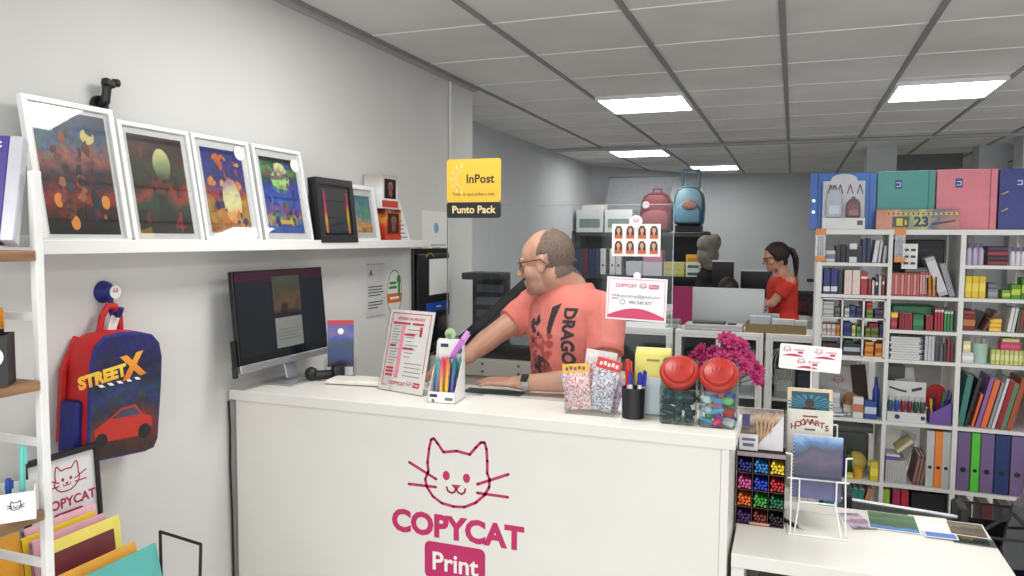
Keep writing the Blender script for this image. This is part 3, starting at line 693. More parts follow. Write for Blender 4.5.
# clear holder with yellow pads
t = thing('pad_holder', 'small clear holder with a white card behind the black pen pot', 'acrylic holder', (-.405, 2.36, 1.0955), .05)
m = MB().bx(-.062, .062, -.03, .03, 0, .004).bx(-.062, .062, -.03, -.027, .004, .1).bx(-.062, .062, .027, .03, .004, .19).bx(-.062, -.059, -.027, .027, .004, .13).bx(.059, .062, -.027, .027, .004, .13)
m.build('holder', AC, t)
MB().bx(-.02, .045, -.02, -.016, .004, .12).build('white_card', mat((214, 222, 230), .4), t)
for i, (dz, c) in enumerate([(0, (232, 222, 120)), (.008, (240, 230, 140)), (.016, (236, 226, 150))]):
    t = thing('yellow_pack', ['front', 'middle', 'back'][i]+' yellow envelope pack standing in the clear holder by the jars', 'envelope pack', (-.405, 2.353+.010*i, 1.1), (-.02, 0, .05))
    MB().bx(-.055, .055, -.003, .003, 0, .19+dz, .001).build('envelope', mat(c, .5), t)
    MB().bx(-.018, .022, -.0036, -.003, .165, .172).build('print', mat((150, 130, 60), .5), t)

# sweet jars with slanted red lids
JG = clear('jar_glass', (238, 247, 243), .7, .03)
LID = mat((168, 40, 30), .4, noise=.02)
def jar(x, y, rz, label, lidlabel, items, tint):
    t = thing('jar', label, 'jar', (x, y, 1.0955), rz)
    w, d = .053, .05
    yz = [(-d, 0), (d, 0), (d, .165), (.03, .19), (-d, .105)]
    m = MB(); st = m._start()
    rings = []
    for xx, k in ((-w, .86), (-w*.86, 1), (w*.86, 1), (w, .86)):
        rings.append([m.bm.verts.new((xx, yy*k, .085+(zz-.085)*(k+.06 if k < 1 else 1))) for yy, zz in yz])
    n = 5
    for a, b in zip(rings[:-1], rings[1:]):
        for i in range(n): m.bm.faces.new((a[i], a[(i+1) % n], b[(i+1) % n], b[i]))
    m.bm.faces.new(rings[0]); m.bm.faces.new(rings[-1][::-1])
    nrm = Vector((0, -.72, .69)).normalized(); q = nrm.to_track_quat('Z', 'Y').to_matrix().to_4x4()
    c = Vector((0, -.012, .148))
    m.build('glass_body', JG, t)
    MB().lathe([(0, 0), (.049, 0), (.056, .004), (.058, .012), (.058, .022), (.052, .028), (.046, .028), (.044, .034), (.040, .037), (0, .037)], n=32).warp(Matrix.Translation(c-nrm*.008) @ q).build('lid', LID, t, True)
    mk = MB().stroke([(-.008, -.012), (-.004, .012)], .002).stroke([(.004, -.012), (.008, .014)], .002).stroke([(.016, -.01), (.012, .01)], .0016).stroke([(-.016, -.006), (-.018, .01)], .0016)
    mk.warp(Matrix.Translation(c+nrm*.0292) @ q @ Matrix.Rotation(-PI/2, 4, 'X')).build('pen_marks', mat((110, 20, 20), .5), t)
    R_ = Matrix.Rotation(rz, 3, 'Z')
    rnd = random.Random(int(x*1000))
    for i in range(len(items)):
        nm, c, kind, lb, gp = items[i]
        px, py, pz = -.030+.030*(i % 3)+rnd.uniform(-.004, .004), -.024+.027*((i//3) % 2)+.006*(i//6), .014+.031*(i//6)+(.010 if (i//3) % 2 else 0)
        loc = Vector((x, y, 1.0955))+R_ @ Vector((px, py, pz))
        mm = mat(c, .3)
        ro = (rnd.uniform(0, 3), rnd.uniform(-.4, .4), rnd.uniform(0, 6))
        if kind == 'pen':
            o = MB().cyl((-.018, 0, 0), (.016, 0, 0), .0078, n=8).sph((.017, 0, 0), .0082, 8); ro = (0, rnd.uniform(-.4, .4), rnd.uniform(-.5, .5)+PI*(i % 2))
        elif kind == 'block': o = MB().box((0, 0, 0), (.034, .024, .016), None, .002)
        else: o = MB().sph((0, 0, 0), (.017, .013, .013), 10).sph((.015, 0, .003), .009, 8)
        one(nm, o, mm, lb, 'small toy', loc, ro, gp, True)
G1 = [('eraser', c, k, lb, gp) for c, k, lb, gp in (
    [((26, 60, 60), 'pen', 'dark green bubble pen inside the first red lidded jar', 'dark green pens in the jar')]*7 +
    [((40, 90, 70), 'toy', 'mid green rubber figure inside the first red lidded jar', 'mid green rubber figures in the jar')]*5 +
    [((150, 200, 60), 'block', 'lime green block inside the first red lidded jar', 'lime blocks in the jar')]*2 +
    [((30, 66, 80), 'toy', 'blue green rubber figure inside the first red lidded jar', 'blue green rubber figures in the jar')]*6)]
order = [0, 7, 14, 1, 16, 8, 2, 9, 17, 3, 18, 4, 15, 10, 5, 19, 11, 6]
G1 = [G1[i] for i in order]
jar(-.313, 2.30, .05, 'clear jar of dark green trinkets with slanted red lid next to the pen pot', '', G1, None)
def c2(c, k, lb): return ('trinket', c, k, lb+' inside the second red lidded jar', None)
G2 = [c2((70, 150, 206), 'pen', 'sky blue stub pen'), c2((230, 60, 130), 'toy', 'hot pink rubber figure'), c2((226, 226, 232), 'block', 'white eraser block'), c2((110, 190, 90), 'toy', 'green rubber figure'), c2((150, 110, 190), 'toy', 'lilac rubber figure'), c2((60, 90, 170), 'block', 'dark blue eraser block'),
      c2((180, 200, 220), 'toy', 'pale blue rubber figure'), c2((90, 180, 220), 'pen', 'light blue stub pen'), c2((206, 70, 60), 'block', 'red eraser block'), c2((236, 206, 90), 'toy', 'yellow rubber figure'), c2((220, 150, 190), 'block', 'pale pink eraser block'), c2((70, 160, 150), 'toy', 'teal rubber figure'),
      c2((226, 232, 240), 'toy', 'white rubber figure'), c2((120, 170, 220), 'block', 'sky blue eraser block'), c2((130, 206, 120), 'toy', 'lime rubber figure'), c2((190, 190, 200), 'block', 'grey eraser block'), c2((236, 120, 150), 'toy', 'coral rubber figure'), c2((90, 110, 200), 'toy', 'blue rubber figure')]
jar(-.195, 2.30, -.03, 'clear jar of many coloured trinkets with slanted red lid at the counter end', '', G2, None)

# potted flowers
t = thing('potted_flowers', 'magenta artificial flowers in a grey pot behind the red lidded jars', 'potted flowers', (-.185, 2.5, 1.0955))
MB().lathe([(0, 0), (.026, 0), (.034, .085), (.036, .09), (.031, .09), (.029, .08), (0, .08)], n=20).build('pot', mat((120, 126, 122), .5), t, True)
FM = mat((160, 26, 90), .55, noise=.2, scale=60); GM = mat((70, 110, 50), .55)
rnd = random.Random(4)
heads = [(-.125, -.02, .15), (-.105, .01, .175), (-.08, -.03, .165), (-.055, .02, .185), (-.05, -.035, .16), (-.02, -.03, .175), (-.09, -.01, .19), (-.03, .01, .175), (.0, .01, .195), (.02, -.02, .18), (.012, .0, .225), (-.012, .02, .235), (.035, .02, .20), (.05, -.02, .155), (.07, .0, .135), (.088, -.01, .115), (-.08, .03, .12), (.06, .02, .175), (.02, -.04, .14), (.09, .02, .14), (.035, .03, .215)]
for hx, hy, hz in heads:
    MB().tube([(hx*.12, hy*.12, .08), (hx*.5, hy*.5, .08+(hz-.08)*.5), (hx, hy, hz)], .0018, 5).build('stem', GM, t)
    m = MB(); tilt = Vector((hx*1.5, hy-.09, .1)).to_track_quat('Z', 'Y').to_matrix()
    for lay, (npet, L, up) in enumerate([(9, .031, .1), (7, .024, .5), (5, .015, 1.0)]):
        for i in range(npet):
            a = 2*PI*i/npet+lay*.3+rnd.uniform(-.1, .1)
            d = Vector((math.cos(a)*math.cos(up), math.sin(a)*math.cos(up), math.sin(up)))
            R3 = d.to_track_quat('X', 'Z').to_matrix()
            m.sph(Vector((hx, hy, hz))+tilt @ (d*L*.55), (L*.55, L*.28, .0022), 7, tilt @ R3)
    m.build('flower', FM, t, True)
m = MB()
for i in range(7):
    a = i*.9; m.sph((.03*math.cos(a), .03*math.sin(a), .115+.01*(i % 3)), (.028, .011, .003), 8, (0, -.5, a))
m.build('leaves', mat((84, 130, 60), .55), t, True)

# clear screen on the counter with hanging signs
t = thing('glass_screen', 'clear protective screen standing on the counter in front of the man', 'screen', (-.757, 2.43, 1.0955))
MB().bx(-.397, .397, -.003, .003, .0, .665).build('pane', GLASS, t)
EDG = clear('pane_edge', (206, 222, 218), extra=.14, rough=.2)
MB().bx(-.3995, -.397, -.003, .003, 0, .665).bx(.397, .3995, -.003, .003, 0, .665).bx(-.3995, .3995, -.003, .003, .665, .6675).build('edges', EDG, t)
for x in (-.28, .28): MB().bx(x-.03, x+.03, -.03, .03, 0, .004).build('foot', CLEAR, t)
SY = 2.4255
t = thing('parcel_sign', 'yellow and black parcel point sign on the clear screen', 'sign', (-1.052, SY, 1.72), .0)
w, h = .205, .205
YEL = mat((214, 174, 58), .45, noise=.02)
MB().prism(rrect(-w/2, w/2, .055, h, .01), -.004, 0).build('yellow_panel', YEL, t)
MB().prism(rrect(-w/2, w/2, 0, .0545, .01), -.004, 0).build('black_band', mat((26, 26, 30), .4), t)
m = MB().m(0).text('InPost', .025, .122, .05, -.004, bold=.02, width=.105)
m.m(2).text('Todo lo que pides y más', 0, .078, .012, -.004, width=.16)
m.m(1).text('Punto Pack', 0, .017, .03, -.004, bold=.02, width=.165)
m.m(3).stroke([(-.045+.022*math.cos(a), .135+.03*math.sin(a)) for a in [PI*.5+PI*i/8 for i in range(9)]], .005, -.004)
for i in range(7):
    a = PI*.5+PI*i/6; m.stroke([(-.045+.032*math.cos(a), .135+.04*math.sin(a)), (-.045+.043*math.cos(a), .135+.052*math.sin(a))], .004, -.004)
for sx in (-.06, .06): pass
m.build('lettering', [mat((40, 36, 30), .4), mat((226, 206, 150), .4), mat((120, 60, 30), .4), mat((240, 226, 170), .4)], t)

def knob_hook(p, z, s=.0155):
    MB().cyl((0, 0, z), (0, -.006, z), s, n=20).build('suction_hook', WHITE, p, True)
t = thing('photo_sample', 'sheet of eight small portrait photos hanging on the clear screen', 'photo sheet', (-.478, SY, 1.594), .0)
w, h = .158, .105
MB().bx(-w/2, w/2, -.002, 0, 0, h).build('sheet', PAPER, t)
m = MB(); cw, ch = .036, .046
for r in range(2):
    for c in range(4):
        cx = -w/2+.0215+.0385*c; z0 = .008+.049*r; y = -.002
        m.m(0).bx(cx-cw/2, cx+cw/2, y-.0004, y, z0, z0+ch-.002)
        m.m(1).prism([(cx-.013, z0), (cx+.013, z0), (cx+.012, z0+.03), (cx+.006, z0+.041), (cx-.006, z0+.041), (cx-.012, z0+.03)], y-.0008, y-.0004)
        m.m(3).prism([(cx-.014, z0), (cx+.014, z0), (cx+.009, z0+.012), (cx-.009, z0+.012)], y-.0012, y-.0008)
        m.m(2).bx(cx-.003, cx+.003, y-.0012, y-.0008, z0+.01, z0+.02).disc(cx, z0+.027, .0062, y-.0012, .0004, 14, .0085)
m.build('portraits', [mat((226, 222, 218), .4), mat((60, 34, 28), .4), mat((206, 150, 124), .4), mat((200, 90, 40), .4)], t)
knob_hook(t, .113, .02)
cat_head(MB(), 0, .117, .022, .0012, -.0062).build('hook_print', PINKL, t)
t = thing('contact_sign', 'white and pink contact sign hanging on the clear screen near the man', 'sign', (-.476, SY, 1.384), (0, .03, 0))
w, h = .198, .14
MB().bx(-w/2, w/2, -.003, 0, 0, h, .001).build('panel', mat((238, 234, 236), .35, noise=.01), t)
m = MB(); y = -.003
P = [(-.094, .014)]+[(-.094+.188*i/16, .014+.026*math.sin(PI*i/16)) for i in range(1, 16)]+[(.094, .014)]
m.m(0).prism([(-.094, .006)]+[(.094, .006)]+P[::-1], y-.0005, y)
m.m(0).text('COPYCAT', -.035, .108, .03, y, bold=.03, width=.07); cat_head(m, .021, .115, .026, .0014, y)
m.m(0).prism(rrect(.04, .072, .106, .12, .003), y-.0005, y)
m.m(1).text('Print', .056, .109, .02, y-.0005, width=.024)
m.m(2).text('copycatrep@gmail.com', .008, .075, .02, y, width=.135)
m.text('984 540 877', .014, .054, .02, y, bold=.01, width=.075)
m.stroke([(-.045+.008*math.cos(a*PI/6), .06+.008*math.sin(a*PI/6)) for a in range(12)], .0016, y, True)
for i in range(3): m.bx(-.08+.008*i, -.075+.008*i, y-.0005, y, .068, .073).bx(-.08+.008*i, -.075+.008*i, y-.0005, y, .078, .083)
m.m(0).stroke([(-.092, .006), (-.092, .134), (.092, .134), (.092, .006)], .0012, y)
m.build('print', [mat((206, 62, 104), .45), PAPER, mat((130, 126, 132), .5)], t)
knob_hook(t, .147, .012)
# ================================================================ PEOPLE
def remeshed(mb, voxel, smooth=2, dec=None):
    """fuse overlapping volumes into one continuous skin"""
    me = bpy.data.meshes.new('skin'); mb.bm.normal_update(); mb.bm.to_mesh(me); mb.bm.free()
    o = bpy.data.objects.new('skin', me); COL.objects.link(o)
    r = o.modifiers.new('r', 'REMESH'); r.mode = 'VOXEL'; r.voxel_size = voxel; r.use_smooth_shade = True
    if smooth:
        sm = o.modifiers.new('s', 'SMOOTH'); sm.iterations = smooth; sm.factor = .5
    bpy.context.view_layer.update()
    out = bpy.data.meshes.new_from_object(o.evaluated_get(bpy.context.evaluated_depsgraph_get()))
    bpy.data.objects.remove(o)
    for p in out.polygons: p.use_smooth = True
    return out
def chain(mb, pts, rad, n=14):
    for i, (p, r) in enumerate(zip(pts, rad)):
        mb.sph(p, r, n)
        if i: mb.cyl(pts[i-1], p, rad[i-1], r, n=n)
    return mb
def lofted(mb, rings, n=22):
    """rings: (centre, half width, half depth, sideways dir, forward dir)"""
    V_ = []
    for c, a, b, l, f in rings:
        c = Vector(c); V_.append([mb.bm.verts.new(c + l*(a*math.cos(2*PI*i/n)) + f*(b*math.sin(2*PI*i/n))) for i in range(n)])
    for a, b in zip(V_[:-1], V_[1:]):
        for i in range(n): mb.bm.faces.new((a[i], a[(i+1) % n], b[(i+1) % n], b[i]))
    mb.bm.faces.new(V_[0][::-1]); mb.bm.faces.new(V_[-1])
    return mb
def head_blob(mb, H, s=1.0):
    """head volumes in head space (x forward, y to the person's own side, z up), H places them"""
    R3 = H.to_3x3().normalized()
    def e(c, r, rot=None): mb.sph(H @ Vector([v*s for v in c]), tuple(v*s for v in r), 20, R3 @ (Euler(rot).to_matrix() if rot else Matrix.Identity(3)))
    e((-.014, 0, .036), (.098, .077, .090)); e((.03, 0, .03), (.064, .066, .072)); e((.034, 0, -.03), (.058, .060, .078))
    e((.036, 0, -.073), (.052, .054, .045)); e((.076, 0, -.096), (.020, .024, .019)); e((-.02, 0, -.04), (.06, .062, .06))
    for y in (-1, 1):
        e((.052, .040*y, -.03), (.03, .022, .03)); e((-.004, .078*y, -.006), (.019, .008, .033), (0, -.15, .25*y)); e((-.012, .084*y, .012), (.012, .006, .016))
        e((.101, .011*y, -.034), (.010, .008, .008)); e((.080, .032*y, .024), (.013, .024, .008)); e((.073, .033*y, .004), (.016, .017, .010))
    for i in range(6):
        t = i/5; e((.094+.022*t, 0, .012-.042*t), (.009+.004*t, .0085+.004*t, .010))
    e((.088, 0, -.060), (.012, .024, .0075)); e((.086, 0, -.072), (.012, .021, .008)); e((.082, 0, -.066), (.014, .028, .012))
def hand_blob(mb, M, s=1.0, curl=(.25, .35, .3), spread=.09, flip=1, thumb=.7):
    """hand space: x along the fingers, y across (thumb on +y*flip), z out of the back of the hand"""
    R3 = M.to_3x3().normalized()
    def P(x, y, z): return M @ Vector((x*s, y*flip*s, z*s))
    for c, r in (((.03, 0, 0), (.042, .036, .015)), ((.058, .004, .001), (.034, .040, .013)), ((.075, 0, .001), (.018, .040, .011)), ((.02, .018, -.004), (.03, .022, .014))):
        mb.sph(P(*c), tuple(v*s for v in r), 14, R3)
    chain(mb, [P(-.05, 0, 0), P(-.01, 0, 0), P(.02, 0, 0)], [.026*s, .025*s, .022*s])
    for k, (y0, L, r) in enumerate([(.030, .072, .0088), (.010, .081, .0091), (-.011, .075, .0088), (-.030, .059, .0078)]):
        a = (1.2-.8*k)*spread; x, y, z, b = .082-.004*abs(k-1.2), y0, .002, 0; pts = [P(x-.02, y, z), P(x, y, z)]
        for sg, cu in zip((.45, .31, .24), curl):
            b += cu; d = L*sg
            x += d*math.cos(b)*math.cos(a); y += d*math.sin(a); z -= d*math.sin(b); pts.append(P(x, y, z))
        chain(mb, pts, [r*1.1*s, r*1.08*s, r*s, r*.92*s, r*.8*s], 10)
    x, y = .014, .026; a = thumb
    chain(mb, [P(x, y, -.004), P(x+.034*math.cos(a), y+.034*math.sin(a), -.008), P(x+.06*math.cos(a*.8), y+.06*math.sin(a*.8), -.012), P(x+.086*math.cos(a*.65), y+.086*math.sin(a*.65), -.014)], [.0135*s, .0122*s, .0108*s, .0085*s], 10)
def shell(me, keep, off, jitter=0):
    """a layer lying on the chosen faces of a body, off metres proud of it"""
    bm = bmesh.new(); bm.from_mesh(me); bm.normal_update()
    kill = [f for f in bm.faces if not keep(f.calc_center_median())]
    bmesh.ops.delete(bm, geom=kill, context='FACES')
    nm = {v: v.normal.copy() for v in bm.verts}
    base = {v: v.co.copy() for v in bm.verts}
    for v in bm.verts:
        k = off if not any(e.is_boundary for e in v.link_edges) else off*.25
        v.co = base[v]+nm[v]*(k+random.uniform(-jitter, jitter))
    mb = MB(); mb.bm.free(); mb.bm = bm
    for f in bm.faces: f.smooth = True; f.material_index = 0
    return mb
def as_obj(me, name, m, parent=None):
    me.materials.clear(); me.materials.append(m); me.name = name
    o = bpy.data.objects.new(name, me); COL.objects.link(o)
    if parent: o.parent = parent
    return o
def head_matrix(p, fwd, up):
    f = Vector(fwd).normalized(); u = Vector(up); l = u.cross(f).normalized(); u = f.cross(l)
    return Matrix(((f.x, l.x, u.x, p[0]), (f.y, l.y, u.y, p[1]), (f.z, l.z, u.z, p[2]), (0, 0, 0, 1)))
V = Vector
SKIN = mat((196, 146, 122), .5, noise=.07, scale=30)
SKIN2 = mat((190, 140, 116), .5, noise=.05, scale=30)

# ---- the man behind the counter (built around his own feet)
O = V((-.78, 2.80, 0))
fw = V((-.56, -.83, 0)).normalized(); lf = V((.83, -.56, 0)).normalized(); Z = V((0, 0, 1))
def w(x, y, z): return V((x, y, z))-O
m = MB()
sp = [(.90, .165, .115, -.01), (.98, .17, .125, .005), (1.08, .165, .13, .02), (1.2, .165, .125, .03), (1.3, .175, .12, .04), (1.37, .17, .10, .045), (1.42, .14, .082, .042), (1.45, .105, .072, .04), (1.48, .066, .06, .04)]
base = w(-.77, 2.774, 0)
rings = [(base+fw*o+Z*z, a, b, lf, fw) for z, a, b, o in sp]
lofted(m, rings)
HM = head_matrix(w(-.868, 2.69, 1.558), (-1, .03, -.16), (0, 0, 1))
head_blob(m, HM, .99)
chain(m, [base+fw*.03+Z*1.40, base+fw*.04+Z*1.46, HM @ V((-.03, 0, -.045))], [.075, .068, .064])
Ls, Le, Lw, = w(-.625, 2.645, 1.375), w(-.60, 2.53, 1.162), w(-.885, 2.488, 1.136)
Rs, Re, Rw = w(-.965, 2.845, 1.375), w(-1.085, 2.71, 1.272), w(-1.155, 2.56, 1.192)
chain(m, [base+fw*.03+lf*.12+Z*1.38, Ls, Ls.lerp(Le, .5), Le], [.07, .062, .052, .044])
chain(m, [Le, Le.lerp(Lw, .3), Le.lerp(Lw, .7), Lw], [.044, .045, .035, .028])
chain(m, [base+fw*.03-lf*.12+Z*1.38, Rs, Rs.lerp(Re, .5), Re], [.07, .062, .052, .043])
chain(m, [Re, Re.lerp(Rw, .3), Re.lerp(Rw, .7), Rw], [.043, .044, .034, .027])
hx = V((-1, -.03, -.015)).normalized(); hz = V((0, -.10, 1)).normalized(); hy = hz.cross(hx).normalized(); hz = hx.cross(hy)
hand_blob(m, Matrix(((hx.x, hy.x, hz.x, Lw.x), (hx.y, hy.y, hz.y, Lw.y), (hx.z, hy.z, hz.z, Lw.z), (0, 0, 0, 1))) @ Matrix.Translation((.02, 0, 0)), 1.0, (.06, .14, .12), .06, -1, .55)
hx = V((-.75, -.35, -.28)).normalized(); hz = V((-.2, -.3, 1)).normalized(); hy = hz.cross(hx).normalized(); hz = hx.cross(hy)
hand_blob(m, Matrix(((hx.x, hy.x, hz.x, Rw.x), (hx.y, hy.y, hz.y, Rw.y), (hx.z, hy.z, hz.z, Rw.z), (0, 0, 0, 1))) @ Matrix.Translation((.015, 0, 0)), .95, (.2, .3, .25), .06, 1, .5)
for sgn in (-1, 1):
    hp = base+lf*(.09*sgn)+Z*.90; kn = hp+fw*.02-Z*.42; an = kn-fw*.02-Z*.41
    chain(m, [hp, hp.lerp(kn, .5), kn, kn.lerp(an, .4), an], [.088, .078, .058, .054, .04])
    chain(m, [an-Z*.03-fw*.03, an-Z*.035+fw*.06, an-Z*.045+fw*.15], [.034, .034, .024])
body = remeshed(m, .0048, 2)
man = as_obj(body, 'person', SKIN); man.location = O
tag(man, 'balding person in coral graphic tee and glasses leaning on the counter', 'person')
# clothes
CORAL = mat((222, 124, 112), .8, noise=.06, scale=26, bump=.15, spec=.2)
m = MB()
lofted(m, [(base+fw*(o+.004)+Z*z, a+.012, b+.014, lf, fw) for z, a, b, o in [(.86, .172, .125, -.01)]+sp[1:6]+[(1.40, .165, .094, .043), (1.432, .135, .086, .041), (1.462, .098, .078, .038), (1.482, .078, .07, .036)]], 26)
for S, E in ((Ls, Le), (Rs, Re)):
    s0 = base+fw*.03+(S-base-fw*.03).normalized()*0; ins = base+fw*.03+(lf if S is Ls else -lf)*.12+Z*1.383
    chain(m, [ins, S+Z*.004], [.083, .076], 18)
    m.cyl(S+Z*.002, S.lerp(E, .62), .0735, .066, 20)
shirt_me = remeshed(m, .006, 3)
bm = bmesh.new(); bm.from_mesh(shirt_me)
from mathutils import noise as NZ
bm.normal_update()
for v in bm.verts:
    q = v.co; k = NZ.noise(V((q.x*9, q.y*9, q.z*5)))*.006+NZ.noise(V((q.x*22+q.z*14, q.y*22, q.z*20)))*.003
    v.co += v.normal*k
bm.to_mesh(shirt_me); bm.free()
shirt = as_obj(shirt_me, 'tshirt', CORAL, man)
m = MB()
lofted(m, [(base+fw*.0+Z*z, a, b, lf, fw) for z, a, b in ((.84, .178, .13), (.92, .178, .13), (.985, .176, .132))])
for sgn in (-1, 1):
    hp = base+lf*(.09*sgn)+Z*.88; kn = hp+fw*.02-Z*.40; an = kn-fw*.02-Z*.40
    chain(m, [hp, hp.lerp(kn, .5), kn, kn.lerp(an, .4)], [.098, .088, .07, .066]); m.cyl(kn.lerp(an, .4), an, .066, .06, 16)
as_obj(remeshed(m, .01, 2), 'trousers', mat((40, 46, 62), .8), man)
for sgn in (-1, 1):
    an = base+lf*(.09*sgn)+Z*.07
    chain(MB(), [an], [.01])
    sh_ = MB(); chain(sh_, [an-Z*.02-fw*.035, an-Z*.025+fw*.07, an-Z*.03+fw*.16], [.044, .043, .036]); sh_.bx(0, .0001, 0, .0001, 0, .0001)
    as_obj(remeshed(sh_, .008, 2), 'shoe', mat((40, 38, 40), .6), man)
# hair: close cropped at back and sides, bare on top
HI = HM.inverted()
def hairy(c):
    q = HI @ c / .99
    if not (-.14 < q.x < .06 and abs(q.y) < .12 and -.07 < q.z < .15): return False
    ang = q.z - .115
    line = .018+.25*max(0, q.z-.03)            # hairline runs back over the temple
    if q.z > .118+.004*NZ.noise(V((q.x*50, q.y*50, 1))) and q.x > -.04: return False
    if abs(q.y) > .066 and -.05 < q.z < .032 and q.x > -.034: return False     # ears
    if q.z < -.02: return q.x < -.05 and q.z > -.056-.3*(abs(q.y)-.03)
    return q.x < .012-.42*max(0, q.z-.035)+.004*NZ.noise(V((q.y*60, q.z*60, 3)))
HAIR = mat((112, 96, 86), .85, noise=.3, scale=140, bump=.4, spec=.2)
shell(body, hairy, .004, .0012).build('hair', HAIR, man, True)
def stub(c):
    q = HI @ c / .99
    return .02 < q.x < .12 and abs(q.y) < .1 and -.13 < q.z < -.045 and not (q.x > .085 and -.08 < q.z < -.052)
shell(body, stub, .0006).build('stubble', mat((176, 132, 114), .6, noise=.12, scale=200), man, True)
def hp_(x, y, z): return HM @ (V((x, y, z))*.99)
g = MB()
for y in (-1, 1):
    g.tube([hp_(.104, .008*y, .012), hp_(.103, .02*y, .017), hp_(.098, .05*y, .014), hp_(.085, .064*y, .012)], .0017, 6)
    g.tube([hp_(.104, .008*y, .012), hp_(.102, .012*y, -.008), hp_(.098, .03*y, -.014), hp_(.092, .054*y, -.008), hp_(.087, .063*y, .008)], .0011, 6)
    g.tube([hp_(.085, .066*y, .012), hp_(.04, .082*y, .014), hp_(-.012, .092*y, .014), hp_(-.03, .090*y, -.006)], .0018, 6)
g.tube([hp_(.105, -.008, .012), hp_(.108, 0, .014), hp_(.105, .008, .012)], .0014, 6)
g.build('eyeglasses', mat((60, 56, 58), .3, .4), man)
g = MB()
for y in (-1, 1): g.sph(hp_(.088, .033*y, .003), .0085, 10)
g.build('eyes', mat((70, 56, 50), .3), man)
g = MB()
for y in (-1, 1): g.tube([hp_(.098, .014*y, .022), hp_(.096, .03*y, .029), hp_(.084, .052*y, .024)], .0032, 6)
g.build('eyebrows', HAIR, man)
# watch
dw = (Lw-Le).normalized(); pw = Lw-dw*.012
g = MB().m(0).cyl(pw-dw*.011, pw+dw*.011, .0335, .0328, 22)
g.m(1).box(pw+V((0, -.022, .021)), (.026, .03, .012), (.75, 0, 0), .003)
g.build('watch', [mat((150, 150, 152), .35, .5), BLACKG], man)
# chest print laid on the shirt
bvh = BVHTree.FromPolygons([v.co.copy() for v in shirt_me.vertices], [tuple(p.vertices) for p in shirt_me.polygons])
def chest(mb, cx, cz):
    """wrap a flat x,z drawing onto the chest around (cx, cz)"""
    for v in mb.bm.verts:
        x, y, z = v.co
        o = base + lf*(x+cx) + Z*(z+cz) + fw*.5
        hit = bvh.ray_cast(o, -fw)
        p = hit[0] if hit[0] else base+lf*(x+cx)+Z*(z+cz)+fw*.15
        v.co = p + fw*(.0012+max(0, -y))
    return mb
def dense(mb, n=2):
    bmesh.ops.triangulate(mb.bm, faces=mb.bm.faces[:])
    for _ in range(n):
        es = [e for e in mb.bm.edges if e.calc_length() > .012]
        if es: bmesh.ops.subdivide_edges(mb.bm, edges=es, cuts=1)
    bmesh.ops.triangulate(mb.bm, faces=mb.bm.faces[:])
    return mb
INK = mat((40, 28, 34), .7)
mb = MB(); mb.text('DRAGON', 0, 0, .1, 0, 'CENTER', .048, .25, .0005); mb.warp(Matrix.Rotation(-PI/2, 4, 'Y').inverted())
chest(dense(mb), .10, 1.275).build('shirt_lettering', INK, shirt)
rnd = random.Random(11)
mb = MB()
def blot(cx, cz, rx, rz, n=17, j=.3):
    mb.prism([(cx+rx*(1+rnd.uniform(-j, j))*math.cos(2*PI*i/n), cz+rz*(1+rnd.uniform(-j, j))*math.sin(2*PI*i/n)) for i in range(n)][::-1], -.0005, 0)
blot(-.015, -.12, .05, .036, 23, .14); blot(-.068, .03, .018, .02); blot(-.035, .045, .014, .02); blot(-.052, .005, .016, .012); blot(-.06, -.03, .012, .012); blot(.035, .02, .008, .04); blot(-.02, -.005, .010, .01)
mb.prism([(.03, .10), (.065, .115), (.045, .03), (.02, .01)][::-1], -.0005, 0)
chest(dense(mb, 3), .012, 1.30).build('shirt_print', INK, shirt)
mb = MB()
for k in range(56): blot(rnd.uniform(-.09, .06), rnd.uniform(-.14, .02), rnd.uniform(.006, .018), rnd.uniform(.005, .014), 9)
chest(dense(mb, 2), .005, 1.275).build('shirt_print', mat((176, 70, 66), .8, noise=.2, scale=80), shirt)

# ---- the woman standing at the far work table
O2 = V((-.055, 6.7, 0)); base2 = V((0, 0, 0))
f2 = V((-.93, -.36, 0)).normalized(); l2 = Z.cross(f2).normalized()
m = MB()
sp2 = [(.88, .165, .115, 0), (.98, .15, .105, .0), (1.06, .135, .095, .01), (1.18, .145, .105, .02), (1.27, .16, .10, .02), (1.335, .155, .08, .02), (1.375, .09, .06, .02), (1.40, .052, .05, .025)]
lofted(m, [(base2+f2*o+Z*z, a, b, l2, f2) for z, a, b, o in sp2])
HM2 = head_matrix((-.075, -.03, 1.505), (-.97, -.2, -.22), (0, 0, 1))
head_blob(m, HM2, .97)
chain(m, [V((-.02, -.01, 1.36)), HM2 @ V((-.02, 0, -.04))], [.05, .047])
for sgn, el, wr in ((1, V((-.09, -.19, 1.13)), V((-.26, -.16, 1.09))), (-1, V((-.12, .16, 1.12)), V((-.29, .06, 1.09)))):
    S_ = base2+f2*.02+l2*(.165*sgn)+Z*1.315
    chain(m, [base2+f2*.02+l2*(.1*sgn)+Z*1.325, S_, S_.lerp(el, .5), el, el.lerp(wr, .4), wr], [.055, .047, .040, .034, .032, .023])
    hx = (wr-el).normalized(); hz = V((0, 0, 1)); hy = hz.cross(hx).normalized(); hz = hx.cross(hy)
    hand_blob(m, Matrix(((hx.x, hy.x, hz.x, wr.x), (hx.y, hy.y, hz.y, wr.y), (hx.z, hy.z, hz.z, wr.z), (0, 0, 0, 1))), .9, (.3, .4, .3), .05, -sgn, .5)
for sgn in (-1, 1):
    hp = l2*(.085*sgn)+Z*.88; kn = hp+f2*.02-Z*.41; an = kn-f2*.02-Z*.40
    chain(m, [hp, hp.lerp(kn, .5), kn, kn.lerp(an, .4), an], [.088, .078, .055, .05, .036])
    chain(m, [an-Z*.03-f2*.02, an-Z*.04+f2*.14], [.032, .024])
body2 = remeshed(m, .0065, 2)
